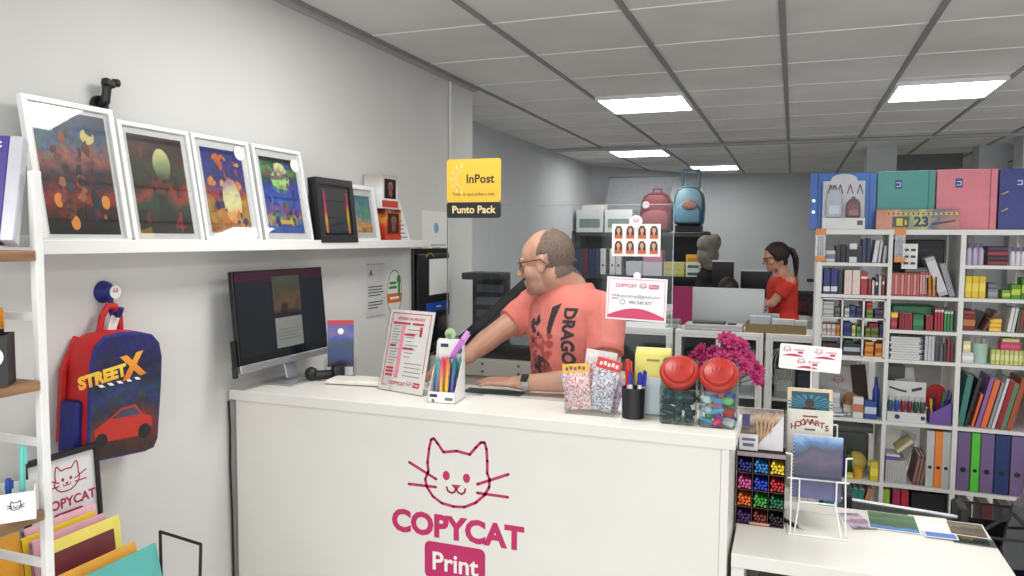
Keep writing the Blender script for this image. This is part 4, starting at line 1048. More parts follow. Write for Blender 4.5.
wom = as_obj(body2, 'person', SKIN2); wom.location = O2
tag(wom, 'person with dark ponytail in red off-shoulder top standing at the far work table', 'person')
m = MB()
lofted(m, [(base2+f2*(o+.002)+Z*z, a+.014, b+.016, l2, f2) for z, a, b, o in [(.93, .165, .118, 0)]+sp2[1:5]+[(1.315, .168, .09, .015), (1.35, .14, .074, .0)]])
for sgn, el in ((1, V((-.09, -.19, 1.13))), (-1, V((-.12, .16, 1.12)))):
    S_ = base2+f2*.02+l2*(.165*sgn)+Z*1.305; a = S_.lerp(el, .15); b = S_.lerp(el, .62)
    m.cyl(a, b, .058, .06, 18); m.sph(a, .058)
as_obj(remeshed(m, .009, 3), 'top', mat((196, 44, 30), .75, noise=.1, scale=30, bump=.2), wom)
m = MB()
lofted(m, [(base2+Z*z, a, b, l2, f2) for z, a, b in ((.80, .18, .125), (.9, .178, .128), (.965, .162, .115))])
for sgn in (-1, 1):
    hp = l2*(.088*sgn)+Z*.86; kn = hp+f2*.02-Z*.40; an = kn-f2*.02-Z*.36
    chain(m, [hp, hp.lerp(kn, .5), kn, an], [.094, .084, .062, .046])
as_obj(remeshed(m, .01, 2), 'jeans', mat((34, 42, 74), .8), wom)
HI2 = HM2.inverted()
def hairy2(c):
    q = HI2 @ c / .97
    if not (-.14 < q.x < .1 and abs(q.y) < .12 and -.08 < q.z < .15): return False
    if q.z > .075: return q.x < .075
    return q.x < .03+.5*(q.z) and (q.z > -.03 or q.x < -.04)
HAIR2 = mat((34, 24, 22), .6, noise=.2, scale=120, spec=.4)
m = shell(body2, hairy2, .010)
for i in range(9):
    y = .012*(i-4)*.5; chain(m, [HM2 @ V(p) for p in ((-.10, y*.5, .055), (-.135, y, .03), (-.15, y*1.6, -.04), (-.14, y*1.7, -.11), (-.125, y, -.19))], [.018, .02, .019, .014, .006], 8)
m.build('hair', HAIR2, wom, True)
g = MB()
for y in (-1, 1):
    g.tube([HM2 @ V(p) for p in ((.10, .008*y, .01), (.1, .02*y, .014), (.095, .05*y, .012), (.085, .062*y, .008), (.09, .05*y, -.016), (.098, .02*y, -.016))], .0028, 6, True)
    g.tube([HM2 @ V(p) for p in ((.085, .064*y, .01), (.0, .082*y, .014))], .0025, 6)
g.build('eyeglasses', BLACK, wom)
# ---- the seated person bending down behind the white computer
O3 = V((-.53, 6.82, 0)); f3 = V((0, -1, 0)); l3 = V((1, 0, 0))
m = MB()
lofted(m, [(V((0, -.02-.25*max(0, z-.6), z)), a, b, l3, f3) for z, a, b in ((.42, .17, .13), (.55, .165, .125), (.7, .15, .11), (.88, .18, .12), (.97, .17, .1), (1.02, .1, .07))])
HM3 = head_matrix((.02, -.17, 1.19), (.05, -1, -.55), (0, 0, 1))
head_blob(m, HM3, 1.0)
chain(m, [V((0, -.1, .98)), HM3 @ V((-.02, 0, -.04))], [.055, .052])
for sgn in (-1, 1):
    S_ = V((.19*sgn, -.1, .96)); el = V((.24*sgn, -.2, .87)); wr = V((.12*sgn, -.42, .885))
    chain(m, [V((.1*sgn, -.1, .97)), S_, S_.lerp(el, .5), el, el.lerp(wr, .4), wr], [.06, .05, .044, .037, .035, .025])
    hx = (wr-el).normalized(); hz = V((0, 0, 1)); hy = hz.cross(hx).normalized(); hz = hx.cross(hy)
    hand_blob(m, Matrix(((hx.x, hy.x, hz.x, wr.x), (hx.y, hy.y, hz.y, wr.y), (hx.z, hy.z, hz.z, wr.z), (0, 0, 0, 1))), .95, (.05, .12, .1), .05, -sgn, .5)
    hp = V((.09*sgn, -.02, .47)); kn = V((.12*sgn, -.42, .46)); an = V((.12*sgn, -.40, .08))
    chain(m, [hp, hp.lerp(kn, .5), kn, kn.lerp(an, .4), an], [.09, .08, .058, .054, .04]); chain(m, [an-Z*.03, an-Z*.045+f3*.16], [.034, .025])
body3 = remeshed(m, .008, 2)
sit = as_obj(body3, 'person', SKIN2); sit.location = O3
tag(sit, 'person with dark hair and head bent down behind the white all-in-one computer', 'person')
m = MB()
lofted(m, [(V((0, -.02-.25*max(0, z-.6), z)), a+.014, b+.014, l3, f3) for z, a, b in ((.42, .17, .13), (.55, .165, .125), (.7, .15, .11), (.88, .18, .12), (.97, .17, .1), (1.0, .12, .08))])
for sgn in (-1, 1):
    S_ = V((.19*sgn, -.1, .96)); el = V((.24*sgn, -.2, .76)); chain(m, [V((.1*sgn, -.1, .96)), S_, S_.lerp(el, .8)], [.068, .06, .054])
as_obj(remeshed(m, .012, 2), 'shirt', mat((34, 34, 40), .8), sit)
m = MB()
for sgn in (-1, 1):
    hp = V((.09*sgn, -.02, .47)); kn = V((.12*sgn, -.42, .46)); an = V((.12*sgn, -.40, .1)); chain(m, [hp, kn, an], [.1, .07, .052])
as_obj(remeshed(m, .012, 2), 'trousers', mat((40, 44, 60), .8), sit)
HI3 = HM3.inverted()
def hairy3(c):
    q = HI3 @ c
    if not (-.14 < q.x < .1 and abs(q.y) < .12 and -.09 < q.z < .15): return False
    return (q.x < .075 if q.z > .06 else q.x < .02)
shell(body3, hairy3, .014).build('hair', HAIR2, sit, True)
t = thing('office_chair', 'dark stool under the person behind the white computer', 'chair', (-.53, 6.82, 0))
MB().lathe([(0, .28), (.19, .28), (.2, .31), (.18, .325), (0, .325)], n=24).build('seat', DGREY, t, True)
MB().cyl((0, 0, .06), (0, 0, .28), .025).build('column', DGREY, t)
for i in range(5): MB().cyl((0, 0, .07), (.24*math.cos(i*1.2566), .24*math.sin(i*1.2566), .03), .018, .014).sph((.24*math.cos(i*1.2566), .24*math.sin(i*1.2566), .025), .025).build('leg', DGREY, t, True)
# ================================================================ BEHIND THE COUNTER
# large copier with its dark lid raised
t = thing('copier', 'large grey copier with black lid raised behind the man', 'copier', (-1.5, 3.75, 0))
LG = mat((178, 174, 166), .5, noise=.02)
MB().bx(-.3, .5, -.15, .4, .05, .93, .008).build('cabinet', LG, t)
MB().bx(-.305, .505, -.17, .405, .93, 1.02, .006).build('front_panel', LG, t)
m = MB()
for x in (-.2, .0, .2, .42):
    for z in (.955, .995): m.cyl((x, -.172, z), (x, -.167, z), .007, n=10)
m.build('screws', DGREY, t)
MB().bx(-.3, .5, -.14, .4, 1.02, 1.09, .006).build('scanner_bed', BLACKG, t)
MB().bx(-.28, .48, -.1, .38, 1.09, 1.094).build('bed_glass', mat((60, 70, 74), .1), t)
MB().box((.1, .12, 1.32), (.66, .5, .05), (0, -.72, 0), .01).build('lid', mat((34, 36, 40), .5), t)
MB().box((.115, .12, 1.295), (.6, .45, .012), (0, -.72, 0), .003).build('lid_pad', mat((70, 74, 80), .6), t)
m = MB().bx(-.29, -.06, .36, .40, 1.1, 1.45, .006).bx(-.29, -.06, .2, .39, 1.41, 1.45, .006)
m.build('document_tray', mat((40, 42, 46), .5), t)
for i in range(3): MB().bx(-.26, -.09, .352, .36, 1.18+.075*i, 1.225+.075*i).build('tray_slot', mat((92, 98, 104), .4), t)
for x in (-.26, .46):
    for y in (-.1, .35): MB().cyl((x, y-.012, .025), (x, y+.012, .025), .025).build('caster', BLACK, t)

# white glass-fronted display cabinets across the shop
def display_cabinet(x, y, w, d, h, label, nm=2):
    t = thing('display_cabinet', label, 'display cabinet', (x, y, 0))
    m = MB()
    MB().bx(0, w, 0, d, h-.03, h, .002).build('top_panel', WHITE, t)
    MB().bx(0, w, .01, d, .0, .06).build('plinth', WHITE, t)
    for a in (0, w-.03): MB().bx(a, a+.03, .005, d, .06, h-.03).build('side_panel', WHITE, t)
    MB().bx(.03, w-.03, d-.015, d, .06, h-.03).build('back_panel', mat((120, 124, 126), .6), t)
    MB().bx(.03, w-.03, .04, d-.015, .50, .515).build('shelf', WHITE, t)
    for i in range(nm):
        a = .03+(w-.06)/nm*i; b = a+(w-.06)/nm
        D = MB()
        D.bx(a+.002, a+.016, -.004, .012, .062, h-.032).bx(b-.016, b-.002, -.004, .012, .062, h-.032).bx(a+.016, b-.016, -.004, .012, .062, .08).bx(a+.016, b-.016, -.004, .012, h-.05, h-.032)
        dd = D.build('door', WHITE, t)
        MB().bx(a+.016, b-.016, .002, .006, .08, h-.05).build('door_glass', GLASS, dd)
        MB().cyl((b-.03, -.004, .55), (b-.03, -.02, .55), .008).build('knob', SILVER, dd)
    return t
display_cabinet(-1.62, 5.6, .8, .4, .985, 'white glass-fronted cabinet behind the man\'s shoulder')
display_cabinet(-.80, 5.6, .62, .4, .985, 'white glass-fronted cabinet under the white computer and printer')
display_cabinet(-.16, 5.6, .36, .4, .985, 'narrow white glass cabinet beside the bookcase end', 1)
def carton(name, x, y, z, w, d, h, c, label, cat='box', lidc=None, group=None, rz=0, band=None):
    m = MB().m(0).bx(-w/2, w/2, -d/2, d/2, 0, h*.93, .002); m.m(1).bx(-w/2-.001, w/2+.001, -d/2-.001, d/2+.001, h*.72, h, .001)
    if band: m.m(2).bx(-w*.38, w*.38, -d/2-.002, -d/2, h*.2, h*.6)
    mm = [mat(c, .55), mat(lidc or c, .55)]+([mat(band, .5)] if band else [])
    return one(name, m, mm, label, cat, (x, y, z), rz, group)
CB = [(-1.46, .515, .2, .3, (60, 66, 72), 'dark grey carton behind the glass of the cabinet by the man'), (-1.25, .515, .16, .18, (150, 156, 160), 'pale grey carton behind the glass of the cabinet by the man'), (-1.02, .515, .22, .22, (84, 90, 92), 'mid grey carton next to the cabinet frame behind glass'),
      (-.66, .515, .14, .3, (40, 44, 48), 'black carton inside the cabinet under the white computer'), (-.46, .515, .2, .24, (96, 110, 96), 'grey green carton inside the cabinet under the white computer'), (-.28, .515, .12, .33, (176, 180, 184), 'pale carton inside the cabinet under the white computer'),
      (-.03, .515, .14, .2, (196, 196, 190), 'white carton in the narrow glass cabinet'), (.1, .515, .1, .3, (40, 36, 60), 'dark violet carton in the narrow glass cabinet'),
      (-1.4, .06, .3, .3, (120, 120, 124), 'large grey carton on the floor of the cabinet by the man'), (-.6, .06, .28, .3, (60, 60, 66), 'large dark carton on the floor of the cabinet under the computer'), (-.0, .06, .24, .34, (150, 154, 156), 'grey stacked carton on the floor of the narrow cabinet')]
for x, z, w_, h_, c, lb in CB: carton('carton', x, 5.83, z+.001, w_, .2, h_, c, lb, band=(min(255, c[0]+40), min(255, c[1]+40), min(255, c[2]+44)))
t = thing('cable_loop', 'white looped cables hanging inside the narrow glass cabinet', 'cable', (-.08, 5.68, .64))
m = MB()
for k in range(3): m.tube([(.02*k+.06*math.cos(a*PI/8), .004*k, .1+.13*math.sin(a*PI/8)) for a in range(16)], .004, 5, True)
m.build('loops', WHITE2, t)
# things on the cabinets
t = thing('all_in_one_computer', 'white all-in-one computer seen from behind on the white cabinet', 'computer', (-.475, 6.12, .80), -.04)
AL = mat((176, 180, 182), .35, noise=.01)
m = MB().box((0, 0, .30), (.56, .028, .34), (-.06, 0, 0), .012)
m.build('screen_case', AL, t, True)
MB().box((0, .03, .12), (.16, .012, .22), (.25, 0, 0), .004).build('stand_neck', AL, t)
MB().bx(-.11, .11, -.06, .12, 0, .008, .003).build('foot', AL, t)
t = thing('desk', 'white desk under the all-in-one computer behind the cabinets', 'desk', (-.5, 6.05, 0))
MB().bx(-.5, .4, 0, .5, .77, .7999, .002).build('desktop', WHITE2, t)
for x in (-.47, .37):
    for y in (.03, .47): MB().bx(x-.02, x+.02, y-.02, y+.02, 0, .77).build('leg', WHITE2, t)
t = thing('label_printer', 'flat pale grey printer with dark slot on the white cabinet', 'printer', (-.53, 5.70, .985), 0)
MB().bx(-.205, .205, -.09, .09, 0, .045, .006).build('case', mat((186, 188, 188), .45), t)
MB().bx(-.15, .08, -.06, .05, .045, .062, .004).build('top_slot', mat((70, 74, 78), .5), t)
MB().bx(.1, .16, -.05, .0, .045, .056, .003).build('button_panel', DGREY, t)
MB().bx(-.2, .2, -.094, -.09, .012, .018).build('front_line', mat((210, 210, 208), .4), t)
t = thing('cardboard_tray', 'low brown cardboard tray of packets on the white cabinets', 'cardboard tray', (-.10, 5.74, .985), 0)
KR = mat((142, 122, 84), .7, noise=.08)
m = MB().bx(-.205, .205, -.12, .12, 0, .004)
for a, b, c, d in ((-.205, .205, -.12, -.116), (-.205, .205, .116, .12), (-.205, -.201, -.116, .116), (.201, .205, -.116, .116)): m.bx(a, b, c, d, .004, .065)
m.build('tray', KR, t)
for i, (x, y, w_, h_, c, lb) in enumerate([(-.21, 5.72, .14, .11, (200, 206, 214), 'pale blue packet in the cardboard tray'), (-.05, 5.70, .15, .095, (226, 228, 232), 'white packet with blue band in the cardboard tray'), (.07, 5.74, .08, .085, (214, 214, 216), 'small white carton in the cardboard tray'), (-.14, 5.80, .12, .12, (170, 170, 176), 'grey packet at the back of the cardboard tray')]):
    carton('packet', x, y, .990, w_, .05, h_, c, lb, 'packet', band=(70, 110, 180) if i == 1 else None)
for i in range(8):
    o = one('trinket', MB().sph((0, 0, 0), (.017, .012, .012), 8).sph((.014, 0, .006), .008, 8), mat([(190, 120, 70), (120, 60, 40), (200, 160, 90)][i % 3], .5), ['tan', 'brown', 'golden'][i % 3]+' keyring trinket piled in the cardboard tray', 'trinket', (.0+.022*(i % 4), 5.79+.026*(i//4), 1.002+.012*(i % 2)), i, ['tan', 'brown', 'golden'][i % 3]+' trinkets in the cardboard tray', True)
t = thing('magenta_board', 'dark magenta board standing behind the contact sign on the cabinet', 'board', (-.74, 5.93, .985), 0)
MB().bx(-.13, .02, -.006, .006, 0, .30, .002).build('board', mat((134, 22, 76), .5), t)
MB().bx(-.13, .02, .006, .05, 0, .006).build('foot', mat((110, 20, 64), .5), t)
one('paper_roll_holder', MB().m(0).prism([(-.06, 0), (.06, 0), (.0, .06)], -.04, .04).m(1).cyl((-.05, -.05, .05), (.06, -.05, .055), .018), [mat((190, 192, 196), .4), mat((120, 130, 110), .5)], 'grey tape dispenser on the cabinet beside the flat printer', 'tape dispenser', (-.83, 5.72, .985))
# far work table in front of the woman
t = thing('work_table', 'white far work table with black monitor in front of the standing person', 'table', (.1, 7.2, 0))
MB().bx(-1.3, .6, -.3, .4, .96, 1.0, .003).build('tabletop', WHITE2, t)
for x in (-1.25, .55):
    for y in (-.26, .36): MB().bx(x-.025, x+.025, y-.025, y+.025, 0, .96).build('leg', WHITE2, t)
def far_monitor(x, y, z, w_, h_, label, rz=0):
    t = thing('monitor', label, 'monitor', (x, y, z), rz)
    MB().bx(-w_/2, w_/2, -.015, .015, .1, .1+h_, .004).build('screen_case', BLACKG, t)
    MB().bx(-w_/2, w_/2, -.017, .017, .1+h_, .112+h_).build('top_edge', SILVER, t)
    MB().bx(-.03, .03, .0, .02, .006, .12).build('neck', BLACK, t); MB().bx(-.1, .1, -.07, .08, 0, .008).build('foot', BLACK, t)
far_monitor(-.31, 7.3, 1.0, .28, .26, 'black monitor behind the standing person\'s arms on the work table')
far_monitor(-.62, 7.4, 1.0, .2, .34, 'tall black monitor above the head of the bent person')
one('black_machine', MB().m(0).bx(-.13, .13, -.1, .1, 0, .2, .01).m(1).bx(-.1, .1, -.104, -.1, .03, .12).m(0).cyl((.1, -.05, .2), (.1, -.05, .3), .012).cyl((.02, -.05, .3), (.14, -.05, .3), .014), [BLACK, mat((110, 30, 34), .4)], 'small black heat press machine beside the red topped person', 'machine', (.10, 7.08, 1.0))
one('blue_bin', MB().lathe([(0, 0), (.06, 0), (.075, .14), (.078, .15), (.07, .15), (.056, .01), (0, .01)], n=20), clear('frosted_tub', (180, 206, 214), extra=.06, rough=.4), 'frosted pale blue tub on the work table near the bookcase', 'tub', (.20, 6.90, 1.0005))

# dark shelving with binders at the back
DS = mat((50, 52, 56), .55)
t = thing('shelving', 'dark metal shelving with binders and boxes in the back corner', 'shelving', (-1.66, 8.75, 0))
for x in (-.76, .74):
    for y in (-.2, .2): MB().bx(x-.02, x+.02, y-.02, y+.02, 0, 1.74).build('post', DS, t)
for z in (.2, .75, 1.19, 1.68): MB().bx(-.78, .76, -.22, .22, z, z+.045).build('shelf', DS, t)
MB().bx(-.78, .76, .205, .22, .22, 1.7).build('back_panel', mat((60, 64, 70), .6), t)
def binder_(x, y, z, w_, h_, d, c, label, ring=True, group=None, lab=None, rz=0, tilt=0):
    m = MB().m(0).bx(-w_/2, w_/2, 0, d, 0, h_, min(.003, w_*.15))
    m.m(1).bx(-w_/2+.004, w_/2-.004, d-.0005, d+.0008, .006, h_-.006)
    if ring: m.m(2).cyl((0, -.0015, h_*.36), (0, .001, h_*.36), min(.014, w_*.24), n=14)
    if lab: m.m(3).bx(-w_*.32, w_*.32, -.0012, 0, h_*.52, h_*.86)
    return one('binder', m, [mat(c, .42, noise=.03), mat((214, 210, 200), .6), mat((30, 30, 34), .4), PAPER], label, 'binder', (x, y, z), (0, tilt, rz), group)
for i, (w_, c, lb) in enumerate([(.075, (44, 58, 92), 'navy binder first on the dark shelving by the corner'), (.07, (92, 40, 44), 'dark maroon binder on the dark shelving'), (.07, (40, 56, 90), 'navy binder between the maroon and white binders'), (.05, (60, 70, 96), 'slim slate binder on the dark shelving'), (.065, (206, 208, 212), 'white binder nearest the slate one on the dark shelving'), (.03, (36, 38, 44), 'thin black folder between white binders'), (.065, (222, 222, 224), 'white binder with red top label on the dark shelving'), (.06, (212, 214, 216), 'white binder last in the row on the dark shelving')]):
    x0 = -2.40+sum([.075, .07, .07, .05, .065, .03, .065, .06][:i])+.008*i
    binder_(x0+w_/2, 8.56, 1.236, w_, .3, .28, c, lb, True)
carton('carton', -1.69, 8.6, 1.236, .18, .25, .16, (196, 202, 208), 'low white tray box on the dark shelving', 'box')
one('clipboard', MB().bx(-.02, .02, 0, .2, 0, .25, .002), mat((30, 36, 60), .5), 'leaning navy clipboard beside the white binders on the dark shelving', 'clipboard', (-1.79, 8.64, 1.242), (0, -.25, 0))
carton('carton', -1.48, 8.6, 1.236, .22, .25, .16, (206, 200, 210), 'pale lilac carton under the pink one on the dark shelving')
carton('carton', -1.48, 8.6, 1.399, .21, .25, .13, (206, 120, 160), 'pink carton stacked on the dark shelving')
for i in range(5):
    carton('paper_pack', -1.24, 8.6, 1.236+.032*i, .23, .25, .03, [(176, 190, 120), (214, 200, 120), (190, 196, 140), (226, 206, 110), (200, 200, 150)][i], ['olive', 'straw', 'sage', 'yellow', 'pale khaki'][i]+' paper pack in the flat stack on the dark shelving', 'paper pack')
for i, (c, bd, lb) in enumerate([((226, 226, 220), (50, 110, 90), 'white carton with green band at the bottom of the shelf end stack'), ((228, 228, 222), (60, 116, 100), 'white carton with green band in the middle of the shelf end stack'), ((236, 180, 60), (206, 140, 40), 'amber carton topping the stack at the shelf end')]):
    carton('carton', -1.03, 8.58, 1.236+.082*i, .16, .2, .08, c, lb, band=bd)
for i, (x, lb) in enumerate([(-2.23, 'white printer carton with grey photo beside the corner wall'), (-1.89, 'white printer carton with green mark under the grey board')]):
    carton('printer_carton', x, 8.68, 1.726, .32, .3, .26, (206, 210, 210), lb, 'box', band=(120, 136, 130))
carton('carton', -2.2, 8.66, 1.987, .26, .2, .06, (214, 210, 200), 'flat cream carton lying on the printer carton')
t = thing('grey_board', 'large grey foam board leaning on the back wall above the shelving', 'board', (-1.75, 8.9, 1.727), (-.12, 0, .05))
MB().prism([(-.44, 0), (.3, 0), (.42, .66), (-.34, .66)][::-1], -.01, .01).build('board', mat((140, 144, 148), .7), t)
MB().prism([(-.36, .665), (.42, .665), (.42, .672), (-.36, .672)][::-1], -.012, .012).build('edge', mat((100, 104, 108), .7), t)
def bag(x, y, z, w_, h_, d, c, c2_, label, trolley=False, rz=0):
    t = thing('trolley_backpack' if trolley else 'backpack', label, 'backpack', (x, y, z), rz)
    o_ = [(-.46, .08), (-.42, .02), (-.3, 0), (.3, 0), (.42, .02), (.46, .08), (.48, .45), (.45, .72), (.36, .90), (.2, .99), (-.2, .99), (-.36, .90), (-.45, .72), (-.48, .45)]
    o_ = [(a*w_, b*h_) for a, b in o_]
    pad(o_, -d/2, d/2).build('body', c, t, True)
    pk = [(a*.8, b*.5+h_*.05) for a, b in o_]
    pad(pk, -d*.72, -d*.4).build('front_pocket', c2_, t, True)
    MB().tube([(-.12*w_, 0, h_*.97), (-.1*w_, 0, h_*1.08), (.1*w_, 0, h_*1.08), (.12*w_, 0, h_*.97)], .008).build('carry_loop', c, t, True)
    m = MB().tube([(a*.9, -d*.47, b*.92+h_*.03) for a, b in o_], .005, 6, True); m.build('zip_line', DGREY, t)
    if trolley:
        MB().tube([(-.26*w_, d*.55, h_*.1), (-.26*w_, d*.55, h_*1.42), (.26*w_, d*.55, h_*1.42), (.26*w_, d*.55, h_*.1)], .012).build('trolley_handle', mat((60, 100, 130), .4), t, True)
        MB().bx(-.4*w_, .4*w_, -d*.45, d*.6, -.08, .0, .01).build('base', BLACK, t)
        for sx in (-.36, .36): MB().cyl((sx*w_-.015, d*.4, -.045), (sx*w_+.015, d*.4, -.045), .035).build('wheel', BLACK, t)
    return t
b1 = bag(-1.475, 8.68, 1.727, .40, .46, .2, mat((110, 44, 50), .6), mat((136, 70, 76), .6), 'dark red backpack standing on top of the dark shelving')
MB().cyl((-.1, -.16, .31), (-.1, -.152, .31), .04).build('heart_badge', mat((190, 180, 180), .5), b1)
b2 = bag(-1.105, 8.62, 1.81, .36, .44, .2, art('bag_pale_blue', [(0, (40, 120, 180)), (.28, (60, 140, 190)), (.34, (92, 134, 152)), (.6, (116, 148, 160)), (1, (96, 138, 156))], 0, .5, 9, .08), mat((92, 134, 154), .6), 'pale blue trolley school bag with raised handle on the dark shelving', True)
MB().sph((.02, -.148, .22), (.085, .012, .055)).build('printed_motif', art('motif_print', [(0, (60, 70, 90)), (.5, (170, 110, 90)), (1, (60, 100, 130))], .15, .29, 30, .5), b2)
# bag hung at the shelving end, dark jacket below
t = thing('fabric_bag', 'crumpled grey green fabric bag hanging at the end of the dark shelving', 'bag', (-.87, 8.42, 1.36))
m = MB()
for (x, y, z, r) in ((0, 0, .12, (.12, .08, .13)), (-.02, -.02, .24, (.10, .07, .10)), (.07, 0, .26, (.07, .06, .10)), (.02, 0, .02, (.08, .06, .07))): m.sph((x, y, z), r, 16)
o = as_obj(remeshed(m, .012, 1), 'bag_body', mat((120, 116, 106), .85, noise=.25, scale=16, bump=.6), t)
MB().tube([(-.06, 0, .3), (-.02, .02, .37), (.06, 0, .32)], .012).build('strap', BLACK, t)
t = thing('dark_jacket', 'black jacket hanging below the fabric bag at the shelving end', 'jacket', (-.86, 8.45, .92))
m = MB()
for (x, z, a, b) in ((0, .32, .13, .1), (-.08, .15, .08, .2), (.09, .16, .08, .2), (0, .15, .12, .18), (.0, -.02, .14, .12)): m.sph((x, 0, z), (a, .07, b), 14)
as_obj(remeshed(m, .014, 1), 'cloth', mat((22, 22, 26), .85, noise=.2, bump=.5), t)
MB().tube([(-.1, 0, .40), (0, .01, .45), (.1, 0, .40)], .008).build('hanger', DGREY, t)
# ================================================================ LOW TABLE BESIDE THE COUNTER
t = thing('display_table', 'low white table attached to the counter end carrying notebooks and flyers', 'table', (.225, 2.18, 0))
MB().bx(-.365, .362, 0, .52, .715, .755, .002).build('tabletop', CW, t)
for x in (-.365, .326): MB().bx(x, x+.036, .015, .5, 0, .715, .001).build('side_panel', CW, t)
MB().bx(-.329, .326, .47, .488, 0, .715).build('back_panel', CW, t)
MB().bx(-.329, .326, .05, .46, .34, .358).build('shelf', CW, t)
carton('carton', .08, 2.42, .3585, .3, .2, .27, (130, 112, 96), 'brown carton on the shelf under the low table', 'box')
TZ = .7555
# marker display
MR = thing('marker_display', 'brown cardboard display with twelve bays of coloured markers', 'marker display', (-.075, 2.47, TZ), (0, 0, .03))
BRW = mat((66, 46, 42), .6)
W2, H2, D2 = .072, .232, .09
m = MB().bx(-W2, W2, D2/2-.004, D2/2, 0, H2)
for x in (-W2, -W2/3-.001, W2/3-.001, W2-.002): m.bx(x, x+.002, -D2/2, D2/2-.004, 0, H2)
for k in range(5): m.bx(-W2, W2, -D2/2, D2/2-.004, H2/4*k*.94, H2/4*k*.94+.002)
m.build('carcass', BRW, MR)
MB().bx(-W2, W2, -D2/2-.002, -D2/2, H2*.945, H2).build('header_strip', mat((150, 136, 140), .5), MR)
MB().bx(-.03, .03, -D2/2-.003, -D2/2-.001, .003, .010).build('label_strip', mat((200, 150, 130), .5), MR)
MC = [((34, 36, 120), 'navy'), ((40, 130, 200), 'sky blue'), ((240, 206, 40), 'yellow'), ((214, 90, 150), 'pink'), ((30, 60, 190), 'royal blue'), ((190, 30, 44), 'red'), ((236, 110, 40), 'orange'), ((60, 160, 60), 'leaf green'), ((20, 110, 70), 'dark green'), ((84, 40, 110), 'purple'), ((130, 56, 40), 'brown'), ((26, 26, 30), 'black')]
RM = Matrix.Rotation(.03, 3, 'Z')
for k, (c, nm) in enumerate(MC):
    col, row = k % 3, k//3
    x0 = -W2+W2*2/3*col+.003; z0 = H2/4*(3-row)*.94+.003
    mm = mat(c, .35); first = None
    for i in range(13):
        px = x0+.0060+.0104*(i % 4)+(.004 if (i//4) % 2 else 0); pz = z0+.0058+.0098*(i//4)
        if (i//4) % 2 and i % 4 == 3: px -= .0036
        loc = V((-.075, 2.47, TZ))+RM @ V((px, -D2/2+.002+.004*((i*5) % 3), pz))
        if first is None:
            first = thing('marker', nm+' marker lying end-on in its bay of the display', 'marker', loc, .03, nm+' markers in the display')
            MB().cyl((0, 0, 0), (0, .012, 0), .0042, .0050, n=9).build('cap', mm, first)
            MB().cyl((0, .012, 0), (0, .07, 0), .0050, n=9).build('barrel', mm, first)
        else: copy_thing(first, loc, .03)
# drawing pads on the display
t = thing('drawing_pad', 'spiral drawing pad with pencils picture standing on the marker display', 'drawing pad', (-.077, 2.46, TZ+H2+.002), (-.10, 0, .03))
PB = art('pad_photo', [(0, (110, 90, 80)), (.3, (160, 130, 110)), (.55, (70, 60, 60)), (.8, (190, 170, 150)), (1, (100, 90, 90))], 0, .13, 20, .35)
MB().bx(-.066, .066, 0, .012, 0, .128, .001).build('pages', PAPER, t)
MB().bx(-.066, .066, -.001, 0, .0, .128).build('cover_picture', PB, t)
m = MB()
for i in range(5): m.box((-.012+.012*i, -.002, .07+.004*i), (.005, .002, .07), (0, -.12+.1*i, 0))
m.build('pencils_picture', wood('pencil_tan', (170, 120, 70), (214, 170, 110)), t)
MB().prism([(-.02, .0), (.066, .0), (.066, .11)][::-1], -.0018, -.001).build('white_corner', mat((206, 204, 206), .5), t)
MB().bx(-.06, -.035, -.0018, -.001, .07, .108).build('violet_label', mat((70, 60, 110), .5), t)
t = thing('drawing_pad', 'small pale drawing pad leaning in front of the pencil picture pad', 'drawing pad', (-.085, 2.437, TZ+H2+.002), (-.10, 0, .03))
MB().bx(-.056, .0, -.0, .008, 0, .05, .001).build('pages', mat((206, 206, 210), .5), t)
m = MB().bx(-.045, -.012, -.001, 0, .012, .022).bx(-.048, -.008, -.001, 0, .03, .038); m.build('print', mat((90, 90, 110), .5), t)
# wire notebook rack and notebooks
t = thing('notebook_rack', 'white wire rack holding three spiral notebooks on the low table', 'wire rack', (.09, 2.5, TZ), (0, 0, .05))
wr_ = .0026; m = MB()
m.tube([(-.095, -.11, wr_), (.095, -.11, wr_), (.095, .11, wr_), (-.095, .11, wr_)], wr_, 6, True)
for x in (-.075, .075):
    m.tube([(x, -.1, wr_), (x*.8, -.06, .085), (x*.8, -.058, .16)], wr_, 6).tube([(x, .1, wr_), (x, .1, .3)], wr_, 6)
m.tube([(-.06, -.058, .16), (.06, -.058, .16)], wr_, 6).tube([(-.02, .1, .3), (-.02, .104, .50)], wr_, 6)
for x in (-.088, .088): m.tube([(x, -.058, .16), (x, -.058, .235), (x+(.02 if x > 0 else -.02), -.05, .235)], wr_, 6).tube([(x, -.058, .16), (x, -.1, wr_)], wr_, 6)
m.tube([(-.1, -.058, .16), (.1, -.058, .16)], wr_, 6).tube([(-.075, .1, .3), (.075, .1, .3)], wr_, 6).tube([(-.06, -.05, .086), (.06, -.05, .086), (.06, .09, .086), (-.06, .09, .086)], wr_, 6, True)
m.warp(Matrix.Diagonal((.88, 1, 1, 1))).build('wires', WHITE, t, True)
def notebook(loc, rot, w_, h_, cov, label, coil=True, deco=None):
    t = thing('notebook', label, 'notebook', loc, rot)
    MB().bx(-w_/2, w_/2, .0015, .012, 0, h_, .001).build('pages', PAPER, t)
    MB().bx(-w_/2, w_/2, 0, .0015, 0, h_).build('cover', cov, t)
    if coil:
        c = MB()
        for i in range(int(h_/.011)):
            z = .008+.011*i
            c.tube([(-w_/2+.006, -.002, z), (-w_/2-.004, -.001, z), (-w_/2-.005, .010, z), (-w_/2+.004, .014, z)], .0011, 5)
        c.build('spiral', mat((200, 200, 204), .3, .6), t)
    if deco: deco(t, w_, h_)
